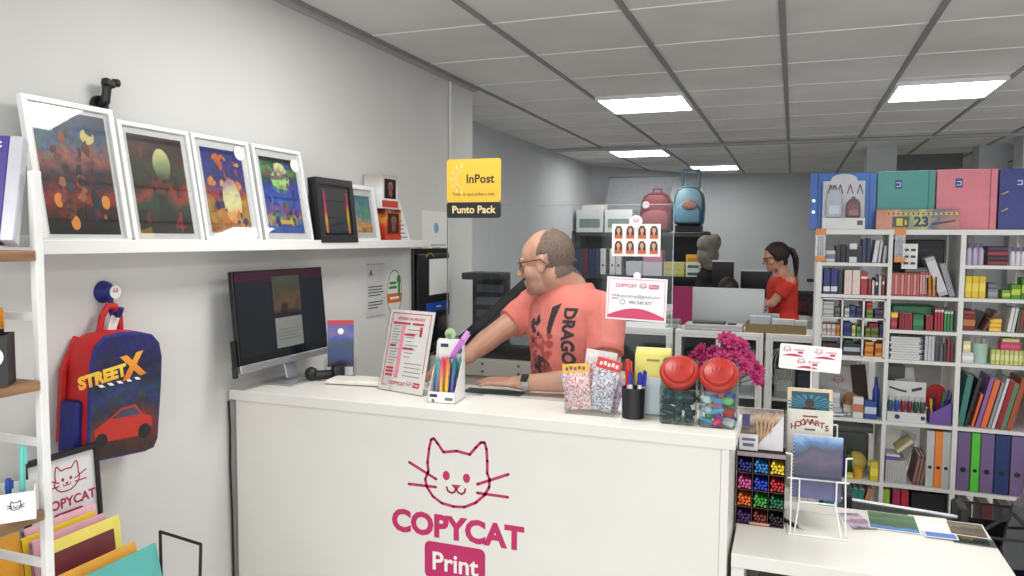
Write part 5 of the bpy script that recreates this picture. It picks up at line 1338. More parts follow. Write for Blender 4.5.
GAL = art('nebula_cover', [(0, (84, 84, 130)), (.25, (60, 60, 92)), (.42, (50, 50, 72)), (.6, (88, 72, 100)), (.75, (58, 60, 78)), (.88, (70, 110, 160)), (1, (150, 180, 210))], 0, .2, 11, .28, .3, 5, warp=.6)
notebook((.088, 2.465, TZ+.093), (-.12, .02, .05), .145, .195, GAL, 'violet nebula notebook at the front of the white wire rack')
def hog(t, w_, h_):
    m = MB().m(0)
    s = 'HOGWARTS'
    for i, ch in enumerate(s):
        x = (i-3.5)*.0142; z = h_-.045-.35*x*x/.05
        m.text(ch, x, z, .025, 0, 'CENTER', .03, None, .0006)
    m.bx(-.022, .022, -.0006, 0, h_-.022, h_-.017)
    m.m(1).bx(-.016, .016, -.0006, 0, h_-.064, h_-.058)
    m.build('lettering', [mat((126, 40, 40), .5), mat((90, 90, 90), .5)], t)
notebook((.068, 2.515, TZ+.106), (-.1, 0, .05), .135, .25, mat((206, 202, 190), .55), 'cream spiral notebook with dark red arched lettering behind the nebula one', True, hog)
def rays(t, w_, h_):
    m = MB().m(0)
    for i in range(18):
        a = 2*PI*i/18
        m.prism([(.0, h_-.05), (.07*math.cos(a), h_-.05+.07*math.sin(a)*.45), (.07*math.cos(a+.17), h_-.05+.07*math.sin(a+.17)*.45)][::-1], -.0008, 0)
    m.build('ray_picture', mat((44, 120, 140), .5), t)
    MB().bx(-w_/2+.012, w_/2-.01, -.0004, 0, h_-.085, h_-.01).build('picture_panel', mat((22, 70, 86), .5), t)
    MB().bx(-w_/2, -w_/2+.012, -.0006, 0, 0, h_).build('cream_edge', mat((206, 186, 150), .5), t)
    MB().disc(0, h_-.045, .014, -.0008, .0008, 20).prism([(-.028, h_-.085), (.028, h_-.085), (.018, h_-.06), (-.018, h_-.06)], -.0016, -.0008).build('dark_emblem', mat((50, 30, 30), .5), t)
notebook((.066, 2.55, TZ+.103), (-.08, 0, .05), .135, .315, mat((206, 186, 150), .55), 'teal sunburst notebook at the back of the white wire rack', False, rays)
t = thing('rack_sign', 'white card sign with three pink cat logos above the notebooks', 'sign', (.06, 2.612, TZ+.47), (0, .05, .05))
w_, h_ = .188, .082
MB().prism(rrect(-w_/2, w_/2, 0, h_, .006), -.003, 0).build('card', PAPER, t)
m = MB()
for cx, cz in ((-.052, .05), (.045, .05), (-.006, .014)):
    cat_head(m, cx-.02, cz+.016, .028, .0012, -.003)
    m.text('COPYCAT', cx+.018, cz+.012, .01, -.003, bold=.03, width=.034)
    m.prism(rrect(cx+.014, cx+.03, cz+.003, cz+.010, .002), -.0036, -.003)
    P = [(cx-.036+.072*i/12, cz-.007+.008*math.sin(PI*i/12)) for i in range(13)]
    m.prism(P[::-1], -.0036, -.003)
m.build('logos', PINK, t)
# flyers and papers
def flyer(x, y, w_, d, rz, picm, label, z=TZ+.0006, cat='flyer', th=.0012, curl=0):
    t = thing('flyer', label, cat, (x, y, z), rz)
    MB().bx(-w_/2, w_/2, -d/2, d/2, 0, th).build('sheet', PAPER, t)
    if picm: MB().bx(-w_/2+.004, w_/2-.004, -d/2+.004, d/2-.004, th, th+.0004).build('picture', picm, t)
    return t
flyer(.213, 2.575, .085, .15, .35, art('flyer_lilac', [(0, (90, 70, 90)), (.3, (206, 190, 206)), (.5, (150, 110, 140)), (.7, (220, 206, 216)), (1, (120, 80, 110))], -.07, .07, 24, .4, axis=1), 'lilac photo flyer lying beside the white wire rack')
t = flyer(.322, 2.61, .145, .16, -.02, art('flyer_green', [(0, (40, 100, 190)), (.16, (60, 130, 190)), (.24, (40, 80, 50)), (.5, (40, 96, 50)), (.62, (90, 120, 76)), (.75, (34, 90, 50)), (1, (80, 140, 74))], -.08, .08, 16, .22, axis=1), 'green landscape flyer with blue base on the low table', TZ+.002)
one('booklet', MB().bx(-.055, .055, -.07, .07, 0, .003), PAPER, 'blank white booklet between the green flyer and the dark photo flyer', 'booklet', (.435, 2.63, TZ+.0004), .05)
flyer(.445, 2.535, .09, .045, .03, mat((60, 110, 200), .4), 'small blue flyer on the low table', TZ+.0042)
flyer(.53, 2.625, .105, .12, -.04, art('flyer_dark', [(0, (60, 46, 40)), (.3, (110, 84, 60)), (.5, (50, 60, 50)), (.7, (130, 110, 80)), (1, (70, 80, 84))], -.06, .06, 26, .4, axis=1), 'dark room photo flyer at the outer corner of the low table', TZ+.002)
m = MB().bx(-.055, .055, -.03, .03, 0, .004, .001).bx(-.04, .04, -.024, .024, .004, .006)
one('clear_sleeve', m, clear('sleeve', (226, 228, 230), extra=.1), 'thin clear plastic sleeve lying by the dark photo flyer', 'plastic sleeve', (.53, 2.53, TZ), -.04)
t = thing('cutter_blade', 'black handled cutter lying behind the white wire rack', 'cutter', (.02, 2.47, TZ), -.9)
MB().bx(-.05, .03, -.006, .006, 0, .010, .003).build('handle', BLACK, t); MB().prism([(.03, .002), (.06, .004), (.03, .009)], -.001, .001).build('blade', SILVER, t)
# black trimmer with silver rails behind the low table
t = thing('paper_trimmer', 'black paper trimmer with silver rails behind the low table', 'paper trimmer', (.40, 3.05, .0))
MB().bx(-.2, .19, -.11, .11, .585, .63, .004).build('bed', BLACK, t)
MB().cyl((-.22, -.08, .70), (.2, -.08, .68), .007).cyl((-.22, -.05, .685), (.2, -.05, .665), .005).build('rails', SILVER, t)
for x in (-.2, .17): MB().bx(x, x+.03, -.1, .02, .63, .72, .006).build('end_block', BLACK, t)
for x in (-.18, .17):
    for y in (-.09, .09): MB().bx(x-.012, x+.012, y-.012, y+.012, 0, .585).build('leg', BLACK, t)
# dark crate and plastic-wrapped folders beside it
t = thing('wire_crate', 'black wire crate of plastic wrapped folders beside the low table', 'crate', (.86, 3.35, 0))
m = MB()
for z in (.1, .3, .56): m.tube([(-.2, -.2, z), (.3, -.2, z), (.3, .2, z), (-.2, .2, z)], .006, 6, True)
for x, y in ((-.2, -.2), (.05, -.2), (.3, -.2), (.3, .2), (.05, .2), (-.2, .2)): m.tube([(x, y, 0), (x, y, .56)], .006, 6)
m.tube([(-.2, -.2, .56), (-.08, -.2, .66), (.0, -.2, .58)], .007, 6)
m.build('wires', BLACK, t)
MB().bx(-.2, .3, -.2, .2, .09, .1).bx(-.192, .292, -.192, -.188, .1, .40).bx(-.192, .292, .188, .192, .1, .5).bx(-.192, -.188, -.188, .188, .1, .42).bx(.288, .292, -.188, .188, .1, .42).build('liner', mat((30, 28, 32), .25), t)
FOL = [((40, 36, 40), 'black'), ((150, 30, 34), 'dark red'), ((70, 62, 66), 'charcoal'), ((176, 40, 40), 'bright red'), ((110, 106, 108), 'grey')]
for i, (c, nm) in enumerate(FOL):
    tt = thing('folder', nm+' folder in a clear sleeve standing in the black wire crate', 'folder', (.84+.02*i, 3.235+.045*i, .17), (-.2, .3, .25))
    MB().bx(-.13, .13, 0, .02, 0, .46, .002).build('cover', mat(c, .35), tt)
    MB().bx(-.135, .135, -.004, -.002, 0, .48).build('sleeve', clear('sleeve_film', (236, 236, 238), extra=.1), tt)
# ================================================================ BOOKCASE
BY = 4.5
SHW = mat((226, 226, 222), .42, noise=.02)
PX = [(.124, .154), (.483, .503), (.822, .846), (1.162, 1.195)]
bc = thing('bookcase', 'tall white cube bookcase full of stationery with lever arch files on top', 'bookcase', (0, BY, 0))
MB().bx(.124, 1.195, 0, .38, 1.683, 1.711, .001).build('top_panel', SHW, bc)
MB().bx(.154, 1.162, 0, .38, .012, .03).build('bottom_panel', SHW, bc)
for a, b in (PX[0], PX[3]): MB().bx(a, b, 0, .38, 0, 1.683, .001).build('side_panel', SHW, bc)
for a, b in PX[1:3]: MB().bx(a, b, .002, .38, .03, 1.683).build('divider', SHW, bc)
CX = [(.154, .483), (.503, .822), (.846, 1.162)]
for k, (a, b) in enumerate(CX):
    zs = [1.335, .99, .648, .303]
    if k == 0: zs += [1.511]
    if k == 1: zs += [1.152]
    if k == 2: zs += [1.508, 1.162]
    for z in zs: MB().bx(a, b, .003, .378, z, z+.018).build('shelf', SHW, bc)
og = thing('organiser_insert', 'white nine-bay organiser insert inside the bookcase cell near the aisle end', 'organiser', (0, BY, 1.0085))
m = MB(); a, b = .155, .482; hh = .322
for i in range(4):
    x = a+(b-a-.008)*i/3; m.bx(x, x+.008, .006, .37, 0, hh)
for i in range(4):
    z = (hh-.007)*i/3; m.bx(a, b, .006, .37, z, z+.007)
m.build('grid', SHW, og)

def zf(c): return {'a': 1.5295, 'b': 1.3535, 'B': 1.3535, 'c': 1.1705, 'd': 1.0085, 'R2': .6665, 'R3': .3215, 'R4': .0305, 'a3': 1.5265, 'c3': 1.1805}[c]
def fx(col, f): a, b = CX[col]; return a+(b-a)*f
_pm = mat((216, 210, 198), .6)
def bookm(w_, h_, d, c, band=None, c2=None):
    m = MB().m(0).bx(-w_/2, w_/2, 0, d, 0, h_, min(.0015, w_*.12))
    m.m(1).bx(-w_/2+.0015, w_/2-.0015, .004, d-.004, h_-.0004, h_+.0006)
    if band: m.m(2).bx(-w_/2+.0006, w_/2-.0006, -.0006, 0, h_*band[0], h_*band[1])
    return m, [mat(c, .45), _pm, mat(c2 or (230, 228, 224), .5)]
def book(col, f, z, w_, h_, c, label, name='book', cat='book', lean=0, d=.2, y=.03, group=None, band=None, c2=None):
    m, mm = bookm(w_, h_, d, c, band, c2)
    return one(name, m, mm, label, cat, (fx(col, f), BY+y, (zf(z) if isinstance(z, str) else z)+abs(math.sin(lean))*w_/2), (0, lean, 0), group)
def box_(col, f0, f1, z, h_, c, label, name='carton', cat='box', d=.15, y=.03, dz=0, band=None, lid=None, group=None, rz=0):
    x0, x1 = fx(col, f0), fx(col, f1); w_ = x1-x0
    m = MB().m(0).bx(-w_/2, w_/2, 0, d, 0, h_, min(.003, h_*.1))
    m.m(1).bx(-w_/2+.001, w_/2-.001, -.0008, 0, h_*.30, h_*.68)
    m.m(2).bx(-w_/2+.003, w_/2-.003, .003, d-.003, h_, h_+.0008)
    k = band or tuple(min(255, v+26) for v in c)
    return one(name, m, [mat(c, .5), mat(k, .5), mat(lid or c, .5)], label, cat, ((x0+x1)/2, BY+y, (zf(z) if isinstance(z, str) else z)+dz), rz, group)
def bottle(col, f, z, r, h_, c, capc, label, y=.06, cat='bottle', dz=0, rot=0):
    t = thing('bottle', label, cat, (fx(col, f), BY+y, (zf(z) if isinstance(z, str) else z)+dz), rot)
    MB().lathe([(0, 0), (r*.9, 0), (r, r*.2), (r, h_*.66), (r*.5, h_*.78), (r*.42, h_*.8), (0, h_*.8)], n=14).build('body', mat(c, .3), t, True)
    MB().lathe([(0, h_*.79), (r*.55, h_*.79), (r*.5, h_), (0, h_)], n=12).build('cap', mat(capc, .35), t, True)
    return t

# --- first column (aisle end), top half shelf
T0 = 'upper top aisle shelf'
box_(0, .05, .2, 'a', .065, (206, 206, 208), 'white carton with blue band at the post end of the '+T0, band=(120, 130, 150))
for i, (f, w_, h_, c, nm) in enumerate([(.245, .026, .085, (34, 34, 52), 'ink blue thick book'), (.325, .024, .09, (24, 24, 28), 'black thick book'), (.395, .018, .082, (30, 32, 60), 'short navy book'), (.475, .038, .095, (222, 222, 224), 'wide white book with black label'), (.57, .026, .08, (28, 34, 60), 'midnight blue book'), (.645, .02, .118, (40, 52, 90), 'tall steel blue book'), (.71, .018, .122, (34, 42, 80), 'tall dark blue book')]):
    book(0, f, 'a', w_, h_*1.1, c, nm+' in the '+T0, band=(.3, .7) if 'label' in nm else None, c2=(40, 40, 44))
book(0, .80, 'a', .022, .122, (214, 216, 220), 'tilted white book in the '+T0, lean=.12)
book(0, .87, 'a', .014, .115, (196, 198, 206), 'slim grey book tilted beside the white one in the '+T0, lean=.10)
book(0, .945, 'a', .016, .092, (170, 172, 180), 'short silver grey book at the end of the '+T0, lean=.06)
T1 = 'lower top aisle shelf'
for i, (f, w_, h_, c, nm, b_) in enumerate([(.085, .034, .135, (44, 48, 120), 'violet blue box file with white label nearest the post', (.1, .3)), (.2, .034, .138, (40, 46, 124), 'violet blue box file with white label', (.1, .3)), (.295, .022, .13, (36, 36, 60), 'narrow dark blue box file', None), (.415, .038, .135, (226, 206, 198), 'cream pink box file', None), (.54, .038, .135, (230, 212, 204), 'cream box file beside the red books', None), (.66, .034, .125, (170, 50, 48), 'thick brick red book', (.7, .8)), (.745, .014, .085, (150, 40, 44), 'short maroon book', None), (.80, .012, .08, (214, 200, 200), 'short off-white book', None), (.85, .013, .09, (40, 36, 44), 'short black book', (.6, .8)), (.90, .012, .105, (206, 210, 214), 'thin pale book', None), (.95, .012, .1, (160, 40, 40), 'thin red book', (.6, .75))]):
    book(0, f, 'b', w_, h_, c, nm+' in the '+T1, band=b_)
# nine-bay organiser
OX = [.1635+.1100*i for i in range(3)]; OZ = [1.0085+.1052*i+.0075 for i in range(3)]
def obox(i, j, f0, f1, h_, c, label, dz=0, band=None, **k):
    x0, x1 = OX[i]+.096*f0, OX[i]+.096*f1; w_ = x1-x0
    m = MB().m(0).bx(-w_/2, w_/2, 0, .1, 0, h_, min(.002, h_*.1)); m.m(1).bx(-w_/2+.001, w_/2-.001, -.0008, 0, h_*.3, h_*.65)
    one('carton', m, [mat(c, .5), mat(band or tuple(max(0, v-50) for v in c), .5)], label+' in the nine-bay organiser', 'box', ((x0+x1)/2, BY+.03, OZ[j]+dz+.0004))
for k in range(3): obox(0, 2, .04, .62, .027, (206, 206, 206), ['lowest', 'middle', 'topmost'][k]+' white slim carton of the pile in the top post-end bay', dz=.0276*k)
obox(0, 2, .68, .95, .05, (120, 120, 124), 'grey carton beside the white pile in the top post-end bay')
obox(1, 2, .05, .3, .05, (206, 208, 206), 'small white carton in the top middle bay'); obox(1, 2, .34, .62, .062, (70, 80, 130), 'slate blue carton in the top middle bay'); obox(1, 2, .66, .95, .055, (60, 60, 100), 'violet grey carton in the top middle bay')
obox(2, 2, .05, .38, .045, (110, 150, 50), 'lime green carton under the red one in the top divider bay'); obox(2, 2, .05, .36, .038, (190, 60, 40), 'red carton on the lime green one in the top divider bay', dz=.0456); obox(2, 2, .48, .92, .045, (84, 60, 100), 'plum carton in the top divider bay')
for k in range(3): obox(0, 1, .03+.25*k, .25+.25*k, .06, (220, 206, 200), 'upright cream carton in the middle post-end bay, '+['nearest the post', 'second from the post', 'third from the post'][k])
obox(0, 1, .79, .97, .06, (214, 150, 70), 'orange carton in the middle post-end bay')
obox(1, 1, .03, .42, .075, (40, 60, 130), 'royal blue carton in the centre bay'); obox(1, 1, .47, .66, .06, (206, 210, 130), 'pale yellow carton in the centre bay'); obox(1, 1, .72, .95, .055, (110, 150, 100), 'sage carton in the centre bay')
obox(2, 1, .04, .3, .05, (120, 130, 50), 'olive carton in the middle divider bay'); obox(2, 1, .33, .7, .05, (110, 130, 50), 'moss green carton under the red one in the middle divider bay'); obox(2, 1, .2, .68, .025, (150, 36, 54), 'crimson carton lying on the green ones', dz=.0505); obox(2, 1, .76, .97, .07, (50, 50, 120), 'indigo carton in the middle divider bay')
obox(0, 0, .05, .9, .06, (70, 44, 56), 'dark plum carton in the bottom post-end bay')
obox(1, 0, .05, .95, .065, (34, 40, 60), 'navy packet with white front in the bottom middle bay', band=(180, 190, 200)); obox(1, 0, .1, .6, .015, (60, 90, 60), 'dark green carton lying on the navy packet', dz=.0655)
obox(2, 0, .04, .48, .04, (226, 150, 60), 'lower orange carton of two in the bottom divider bay'); obox(2, 0, .06, .48, .036, (230, 160, 70), 'upper orange carton of two in the bottom divider bay', dz=.0405); obox(2, 0, .58, .93, .07, (226, 144, 50), 'upright orange carton in the bottom divider bay')
# aisle column, third cell
T2 = 'third aisle cell'
t = thing('paper_bag', 'white paper bag with pink cat logo standing at the back of the '+T2, 'paper bag', (fx(0, .36), BY+.3, zf('R2')))
MB().bx(-.1, .1, -.03, .04, 0, .25, .004).build('bag', mat((206, 202, 200), .6), t)
m = MB(); cat_head(m, 0, .17, .07, .003, -.0305); m.text('COPYCAT', 0, .10, .02, -.0305, bold=.03, width=.1); m.build('logo', PINKL, t)
box_(0, .08, .36, 'R2', .085, (214, 214, 216), 'white stapler carton with black dot in the '+T2, dz=.042, band=(190, 190, 196), y=.06)
box_(0, .06, .40, 'R2', .041, (190, 192, 196), 'flat grey carton under the stapler carton in the '+T2, y=.05)
box_(0, .42, .66, 'R2', .055, (206, 196, 180), 'beige carton under the tan pouch in the '+T2, dz=.0, y=.09)
one('pouch', MB().sph((0, 0, .03), (.04, .03, .036), 12).box((0, 0, .01), (.07, .05, .02), None, .006), mat((170, 120, 70), .7, noise=.2), 'tan pouch on the beige carton in the '+T2, 'pouch', (fx(0, .55), BY+.15, zf('R2')+.053))
box_(0, .56, .72, 'R2', .115, (222, 222, 222), 'upright white correction tape carton in the '+T2, band=(200, 130, 90), d=.05, y=.02)
box_(0, .735, .92, 'R2', .1, (50, 80, 150), 'upright blue ink carton in the '+T2, band=(200, 210, 226), d=.05, y=.02)
bottle(0, .93, 'R2', .018, .22, (40, 70, 170), (40, 60, 150), 'tall blue glue bottle at the divider of the '+T2, y=.12)
one('dark_board', MB().bx(-.04, .04, 0, .01, 0, .26, .002), mat((60, 40, 34), .6), 'dark brown board leaning at the back of the '+T2, 'board', (fx(0, .76), BY+.26, zf('R2')+.004), (0, -.12, 0))
for i, (f, y, r) in enumerate([(.28, .03, 0), (.40, .05, .3)]):
    t = thing('glue_tube', ['front', 'rear'][i]+' silver glue tube lying in the '+T2, 'tube', (fx(0, f), BY+y-.01, zf('R2')+.011), (0, 0, r))
    MB().cyl((-.035, 0, 0), (.03, 0, 0), .0105, n=12).build('body', SILVER, t, True); MB().cyl((.03, 0, 0), (.045, 0, 0), .006, n=10).build('cap', WHITE, t)
# aisle column, fourth cell
T3 = 'fourth aisle cell'
one('plastic_tub', MB().bx(-.11, .11, 0, .1, 0, .21, .012), clear('frosted_box', (150, 158, 156), extra=.06, rough=.4), 'large frosted plastic box at the back of the '+T3, 'plastic box', (fx(0, .55), BY+.24, zf('R3')))
box_(0, .3, .95, zf('R3'), .05, (110, 112, 112), 'grey carton on top of the frosted box in the '+T3, dz=.211, y=.25, d=.08)
box_(0, .10, .38, zf('R3'), .035, (40, 70, 50), 'dark green carton behind the purple bottle in the '+T3, y=.2, dz=.0, d=.03)
one('yellow_ball', MB().sph((0, 0, .062), .062, 18), mat((196, 180, 90), .6, noise=.12), 'straw yellow foam ball in the '+T3, 'ball', (fx(0, .66), BY+.15, zf('R3')+.0), 0, None, True)
bottle(0, .40, 'R3', .024, .19, (76, 44, 140), (220, 216, 226), 'purple paint bottle with white cap in the '+T3, y=.05)
bottle(0, .24, 'R3', .02, .165, (40, 80, 50), (30, 50, 40), 'dark green paint bottle beside the purple one in the '+T3, y=.07)
bottle(0, .54, 'R3', .02, .15, (54, 90, 60), (40, 60, 44), 'green paint bottle by the yellow ball in the '+T3, y=.10)
box_(0, .86, .985, 'R3', .105, (222, 202, 60), 'upright yellow carton at the divider of the '+T3, d=.06, y=.02)
t = thing('cup', 'small orange cup in front of the yellow ball in the '+T3, 'cup', (fx(0, .68), BY+.05, zf('R3')))
MB().lathe([(0, 0), (.022, 0), (.027, .055), (.024, .055), (.02, .005), (0, .005)], n=16).build('cup_body', mat((226, 170, 60), .4), t, True)
for i, (f, c, nm) in enumerate([(.08, (200, 70, 90), 'rose'), (.2, (206, 120, 150), 'pink'), (.5, (200, 200, 90), 'lemon')]):
    box_(0, f, f+.1, 'R3', .03, c, nm+' eraser block at the front of the '+T3, 'eraser', 'eraser', d=.03, y=.012)
# aisle column bottom: teal packs
for i in range(6):
    book(0, .10+.10*i, 'R4', .030, .235, (52, 134, 124), 'teal paper pack standing tilted in the bottom aisle cell', 'paper_pack', 'paper pack', .22, group='teal paper packs in the bottom aisle cell')
book(0, .72, 'R4', .028, .24, (190, 130, 90), 'tan paper pack after the teal ones in the bottom aisle cell', 'paper_pack', 'paper pack', .22)

# --- middle column top cell
M0 = 'top middle cell'
one('backpack_box', MB().bx(-.12, .135, 0, .16, 0, .305, .006), mat((20, 20, 24), .5), 'large black box at the back of the '+M0, 'box', (fx(1, .45), BY+.2, zf('B')))
t = thing('blister_card', 'white hanging card of black hooks in the '+M0, 'blister card', (fx(1, .27), BY+.04, 1.352+.148))
MB().bx(-.038, .038, 0, .003, 0, .135).build('card', PAPER, t)
m = MB()
for i in range(2):
    for j in range(3): m.box((-.017+.034*i, -.004, .03+.036*j), (.022, .008, .012), None, .002)
m.build('hooks', DGREY, t)
box_(1, .22, .68, 'B', .03, (86, 90, 94), 'grey gadget lying on the red and white notebooks', 'gadget', 'gadget', dz=.1245, y=.06, d=.08)
for i in range(9):
    book(1, .035+.047*i, 'B', .0135, .122, (176, 70, 66), 'red and cream striped notebook in the row in the '+M0, 'notebook', 'notebook', group='red and cream notebooks in the top middle cell', band=(.06, .94), c2=(206, 150, 140) if i % 2 else (196, 96, 90))
for i in range(5):
    book(1, .46+.04*i, 'B', .011, .128, (186, 90, 84), 'rosy notebook standing in the shorter row in the '+M0, 'notebook', 'notebook', y=.035, group='rosy notebooks in the top middle cell', band=(.1, .9), c2=(214, 170, 160))
t = thing('pencil_pack', 'pack of red black and yellow pencils leaning in the '+M0, 'pencil pack', (fx(1, .62), BY+.022, zf('B')+.001), (-.05, -.03, 0))
MB().bx(-.024, .024, 0, .006, 0, .035).build('sleeve', mat((150, 60, 30), .4), t)
for i in range(5): MB().cyl((-.02+.01*i, .003, .002), (-.02+.01*i, .003, .1+.006*(i % 3)), .0042, n=6).build('pencil', mat([(40, 36, 36), (226, 170, 50), (150, 40, 36), (230, 180, 60), (40, 40, 40)][i], .4), t)
book(1, .80, 'B', .045, .215, (176, 178, 184), 'wide grey binder leaning over in the '+M0, 'binder', 'binder', -.36, d=.2, band=(.1, .9), c2=(206, 206, 210))
book(1, .93, 'B', .028, .18, (150, 152, 158), 'narrow grey binder leaning on the wide one in the '+M0, 'binder', 'binder', -.30, d=.2, y=.035)
# middle column second cell halves
M1 = 'upper second middle shelf'
one('document_case', MB().bx(-.105, .105, 0, .16, 0, .125, .008).bx(-.105, .105, -.003, 0, .09, .10), mat((40, 120, 76), .35), 'large green plastic document case at the back of the '+M1, 'document case', (fx(1, .4), BY+.13, zf('c')))
box_(1, .02, .12, 'c', .06, (160, 50, 60), 'red carton under the yellow one in the '+M1, d=.07); box_(1, .02, .13, 'c', .03, (232, 190, 70), 'yellow carton on the red one in the '+M1, dz=.0605, d=.07)
for i in range(5): book(1, .17+.04*i, 'c', .0115, .088, (150, 36, 56), 'crimson notepad in the front row of the '+M1, 'notepad', 'notepad', d=.08, group='crimson notepads in the second middle cell')
box_(1, .36, .52, 'c', .085, (46, 110, 70), 'green carton between the notepad rows in the '+M1, d=.07)
for i in range(3): book(1, .57+.035*i, 'c', .01, .08, (160, 50, 70), 'rose notepad before the red books in the '+M1, 'notepad', 'notepad', d=.08, group='rose notepads in the second middle cell')
for i in range(3): book(1, .70+.045*i, 'c', .012, .12, (170, 44, 60), 'tall red notebook in the '+M1, 'notebook', 'notebook', group='tall red notebooks in the second middle cell', band=(.85, .95))
for i in range(3): book(1, .84+.045*i, 'c', .012, .112, (60, 140, 80), 'tall green notebook at the end of the '+M1, 'notebook', 'notebook', group='tall green notebooks in the second middle cell', band=(.85, .95))
M2 = 'lower second middle shelf'
for k in range(9):
    j = [0, .004, -.004, .006, -.002, .003, -.005, .002, 0][k]
    o = one('paper_ream', MB().m(0).bx(-.078, .078, 0, .2, 0, .013, .002).m(1).bx(.065, .0785, -.0006, .02, .002, .011), [mat((214, 215, 216), .6), DGREY], 'white paper pad with black clip in the flat pile in the '+M2, 'paper pad', (fx(1, .275)+j, BY+.025, zf('d')+.0137*k), .02*((k % 3)-1), 'white paper pads piled in the second middle cell')
for i in range(3): book(1, .575+.05*i, 'd', .0145, .135, (196, 198, 204), 'white upright notebook beside the paper pile in the '+M2, 'notebook', 'notebook', group='white upright notebooks in the second middle cell')
for f, w_, h_, c, nm in [(.735, .018, .1, (70, 72, 76), 'charcoal carton'), (.80, .016, .085, (90, 96, 104), 'slate carton'), (.855, .014, .09, (60, 60, 62), 'black cutter pack'), (.905, .013, .12, (150, 50, 46), 'brick red pack'), (.955, .014, .1, (110, 44, 44), 'maroon pack')]:
    book(1, f, 'd', w_, h_, c, nm+' at the end of the '+M2, 'pack', 'pack', d=.06)
# middle third cell
M3 = 'third middle cell'
box_(1, .04, .36, 'R2', .27, (110, 112, 112), 'tall grey carton at the back of the '+M3, d=.12, y=.24)
one('paper_sheet', MB().bx(-.05, .05, 0, .002, 0, .26), PAPER, 'white paper sheets leaning at the back of the '+M3, 'paper sheet', (fx(1, .45), BY+.2, zf('R2')+.009), (-.2, -.15, 0))
t = thing('pen_display', 'white display card with six bulb shaped pens in the '+M3, 'pen display', (fx(1, .32), BY+.03, zf('R2')))
MB().bx(-.095, .095, .04, .045, 0, .215).bx(-.095, .095, 0, .04, 0, .05).build('card_stand', mat((216, 216, 214), .5), t)
MB().m(0).tube([(-.085, .037, .18), (-.03, .037, .165), (.0, .037, .16)], .005).m(0).box((.05, .037, .175), (.05, .006, .014), (0, -.3, 0)).build('pen_picture', mat((50, 50, 60), .4), t)
MB().disc(-.045, .025, .013, -.0005, .001, 18).bx(.07, .09, -.0012, 0, .015, .035).build('round_mark', mat((40, 60, 120), .4), t)
for i, (c, nm) in enumerate([((60, 90, 120), 'steel blue'), ((50, 80, 160), 'blue'), ((140, 44, 60), 'ruby'), ((110, 40, 56), 'wine'), ((40, 90, 70), 'green'), ((80, 84, 90), 'grey')]):
    tt = thing('bulb_pen', nm+' bulb shaped pen standing in the white display card', 'pen', (fx(1, .32)-.079+.0315*i, BY+.048, zf('R2')+.0505))
    MB().lathe([(0, 0), (.009, 0), (.013, .02), (.0135, .05), (.010, .062), (0, .062)], n=12).build('body', mat(c, .25), tt, True)
    MB().lathe([(0, .062), (.008, .062), (.006, .085), (0, .085)], n=10).build('cap', mat((196, 198, 200), .3), tt, True)
one('red_fan', MB().disc(0, .07, .055, .004, .008, 24, .07), mat((176, 36, 40), .5), 'glossy red oval case behind the purple holder in the '+M3, 'case', (fx(1, .70), BY+.2, zf('R2')+.06), (0, .5, 0))
t = thing('magazine_holder', 'purple slanted cardboard holder full of pens in the '+M3, 'magazine holder', (fx(1, .825), BY+.02, zf('R2')))
VI = mat((112, 80, 156), .5)
m = MB()
for y in (0, .12): m.prism([(-.05, 0), (.05, 0), (.05, .125), (-.05, .055)][::-1], y, y+.003)
m.bx(-.05, -.047, .003, .12, 0, .055).bx(.047, .05, .003, .12, 0, .125).bx(-.05, .05, .003, .12, 0, .003)
m.build('holder', VI, t)
for i, (c, nm) in enumerate([((216, 170, 60), 'mustard'), ((40, 40, 46), 'black'), ((170, 40, 50), 'red'), ((50, 120, 70), 'green'), ((50, 60, 130), 'blue'), ((34, 34, 38), 'jet')]):
    pen('pen', mat(c, .35), mat(c, .35), nm+' pen sticking out of the purple slanted holder', 'pen', (fx(1, .825)-.034+.0135*i, BY+.05+.012*(i % 3), zf('R2')+.004), (.05, -.1+.05*i, 0), .13+.014*i, .0048)
# middle fourth cell
M4 = 'fourth middle cell'
for i in range(9): book(1, .05+.036*i, 'R3', .0105, .125, (190, 190, 192), 'grey ribbed notebook in the upright row of the '+M4, 'notebook', 'notebook', group='grey ribbed notebooks in the fourth middle cell')
box_(1, .02, .26, 'R3', .018, (96, 70, 150), 'violet notebook lying on the ribbed grey row', 'notebook', 'notebook', dz=.127, d=.14); box_(1, .03, .25, 'R3', .01, (206, 206, 206), 'white notepad lying on top of the violet notebook', 'notepad', 'notepad', dz=.1457, d=.13)
for i in range(3): book(1, .47+.055*i, 'R3', .014, .165, (126, 92, 90), 'mauve notebook tilted beside the ribbed row in the '+M4, 'notebook', 'notebook', .16, group='mauve tilted notebooks in the fourth middle cell', band=(.1, .9), c2=(150, 110, 106))
one('notebook', MB().m(0).bx(-.05, .05, 0, .15, 0, .022, .002).m(1).bx(-.049, .049, -.001, 0, .005, .017), [mat((190, 186, 140), .5), mat((214, 206, 176), .5)], 'olive yellow notebook block lying tilted on top in the '+M4, 'notebook', (fx(1, .34), BY+.03, zf('R3')+.20), (0, -.75, 0))
one('paper_sheet', MB().bx(-.04, .04, 0, .002, 0, .24), PAPER, 'white sheet standing behind the mauve notebooks in the '+M4, 'paper sheet', (fx(1, .30), BY+.26, zf('R3')+.001), (-.05, .25, 0))
for i, (f, c, nm) in enumerate([(.70, (196, 198, 198), 'pale grey lever arch file nearest the notebooks'), (.825, (236, 140, 60), 'orange lever arch file'), (.938, (190, 192, 194), 'pale grey lever arch file at the divider')]):
    o = binder_(fx(1, f), BY+.02, zf('R3'), .038, .308, .24, c, nm+' in the '+M4)
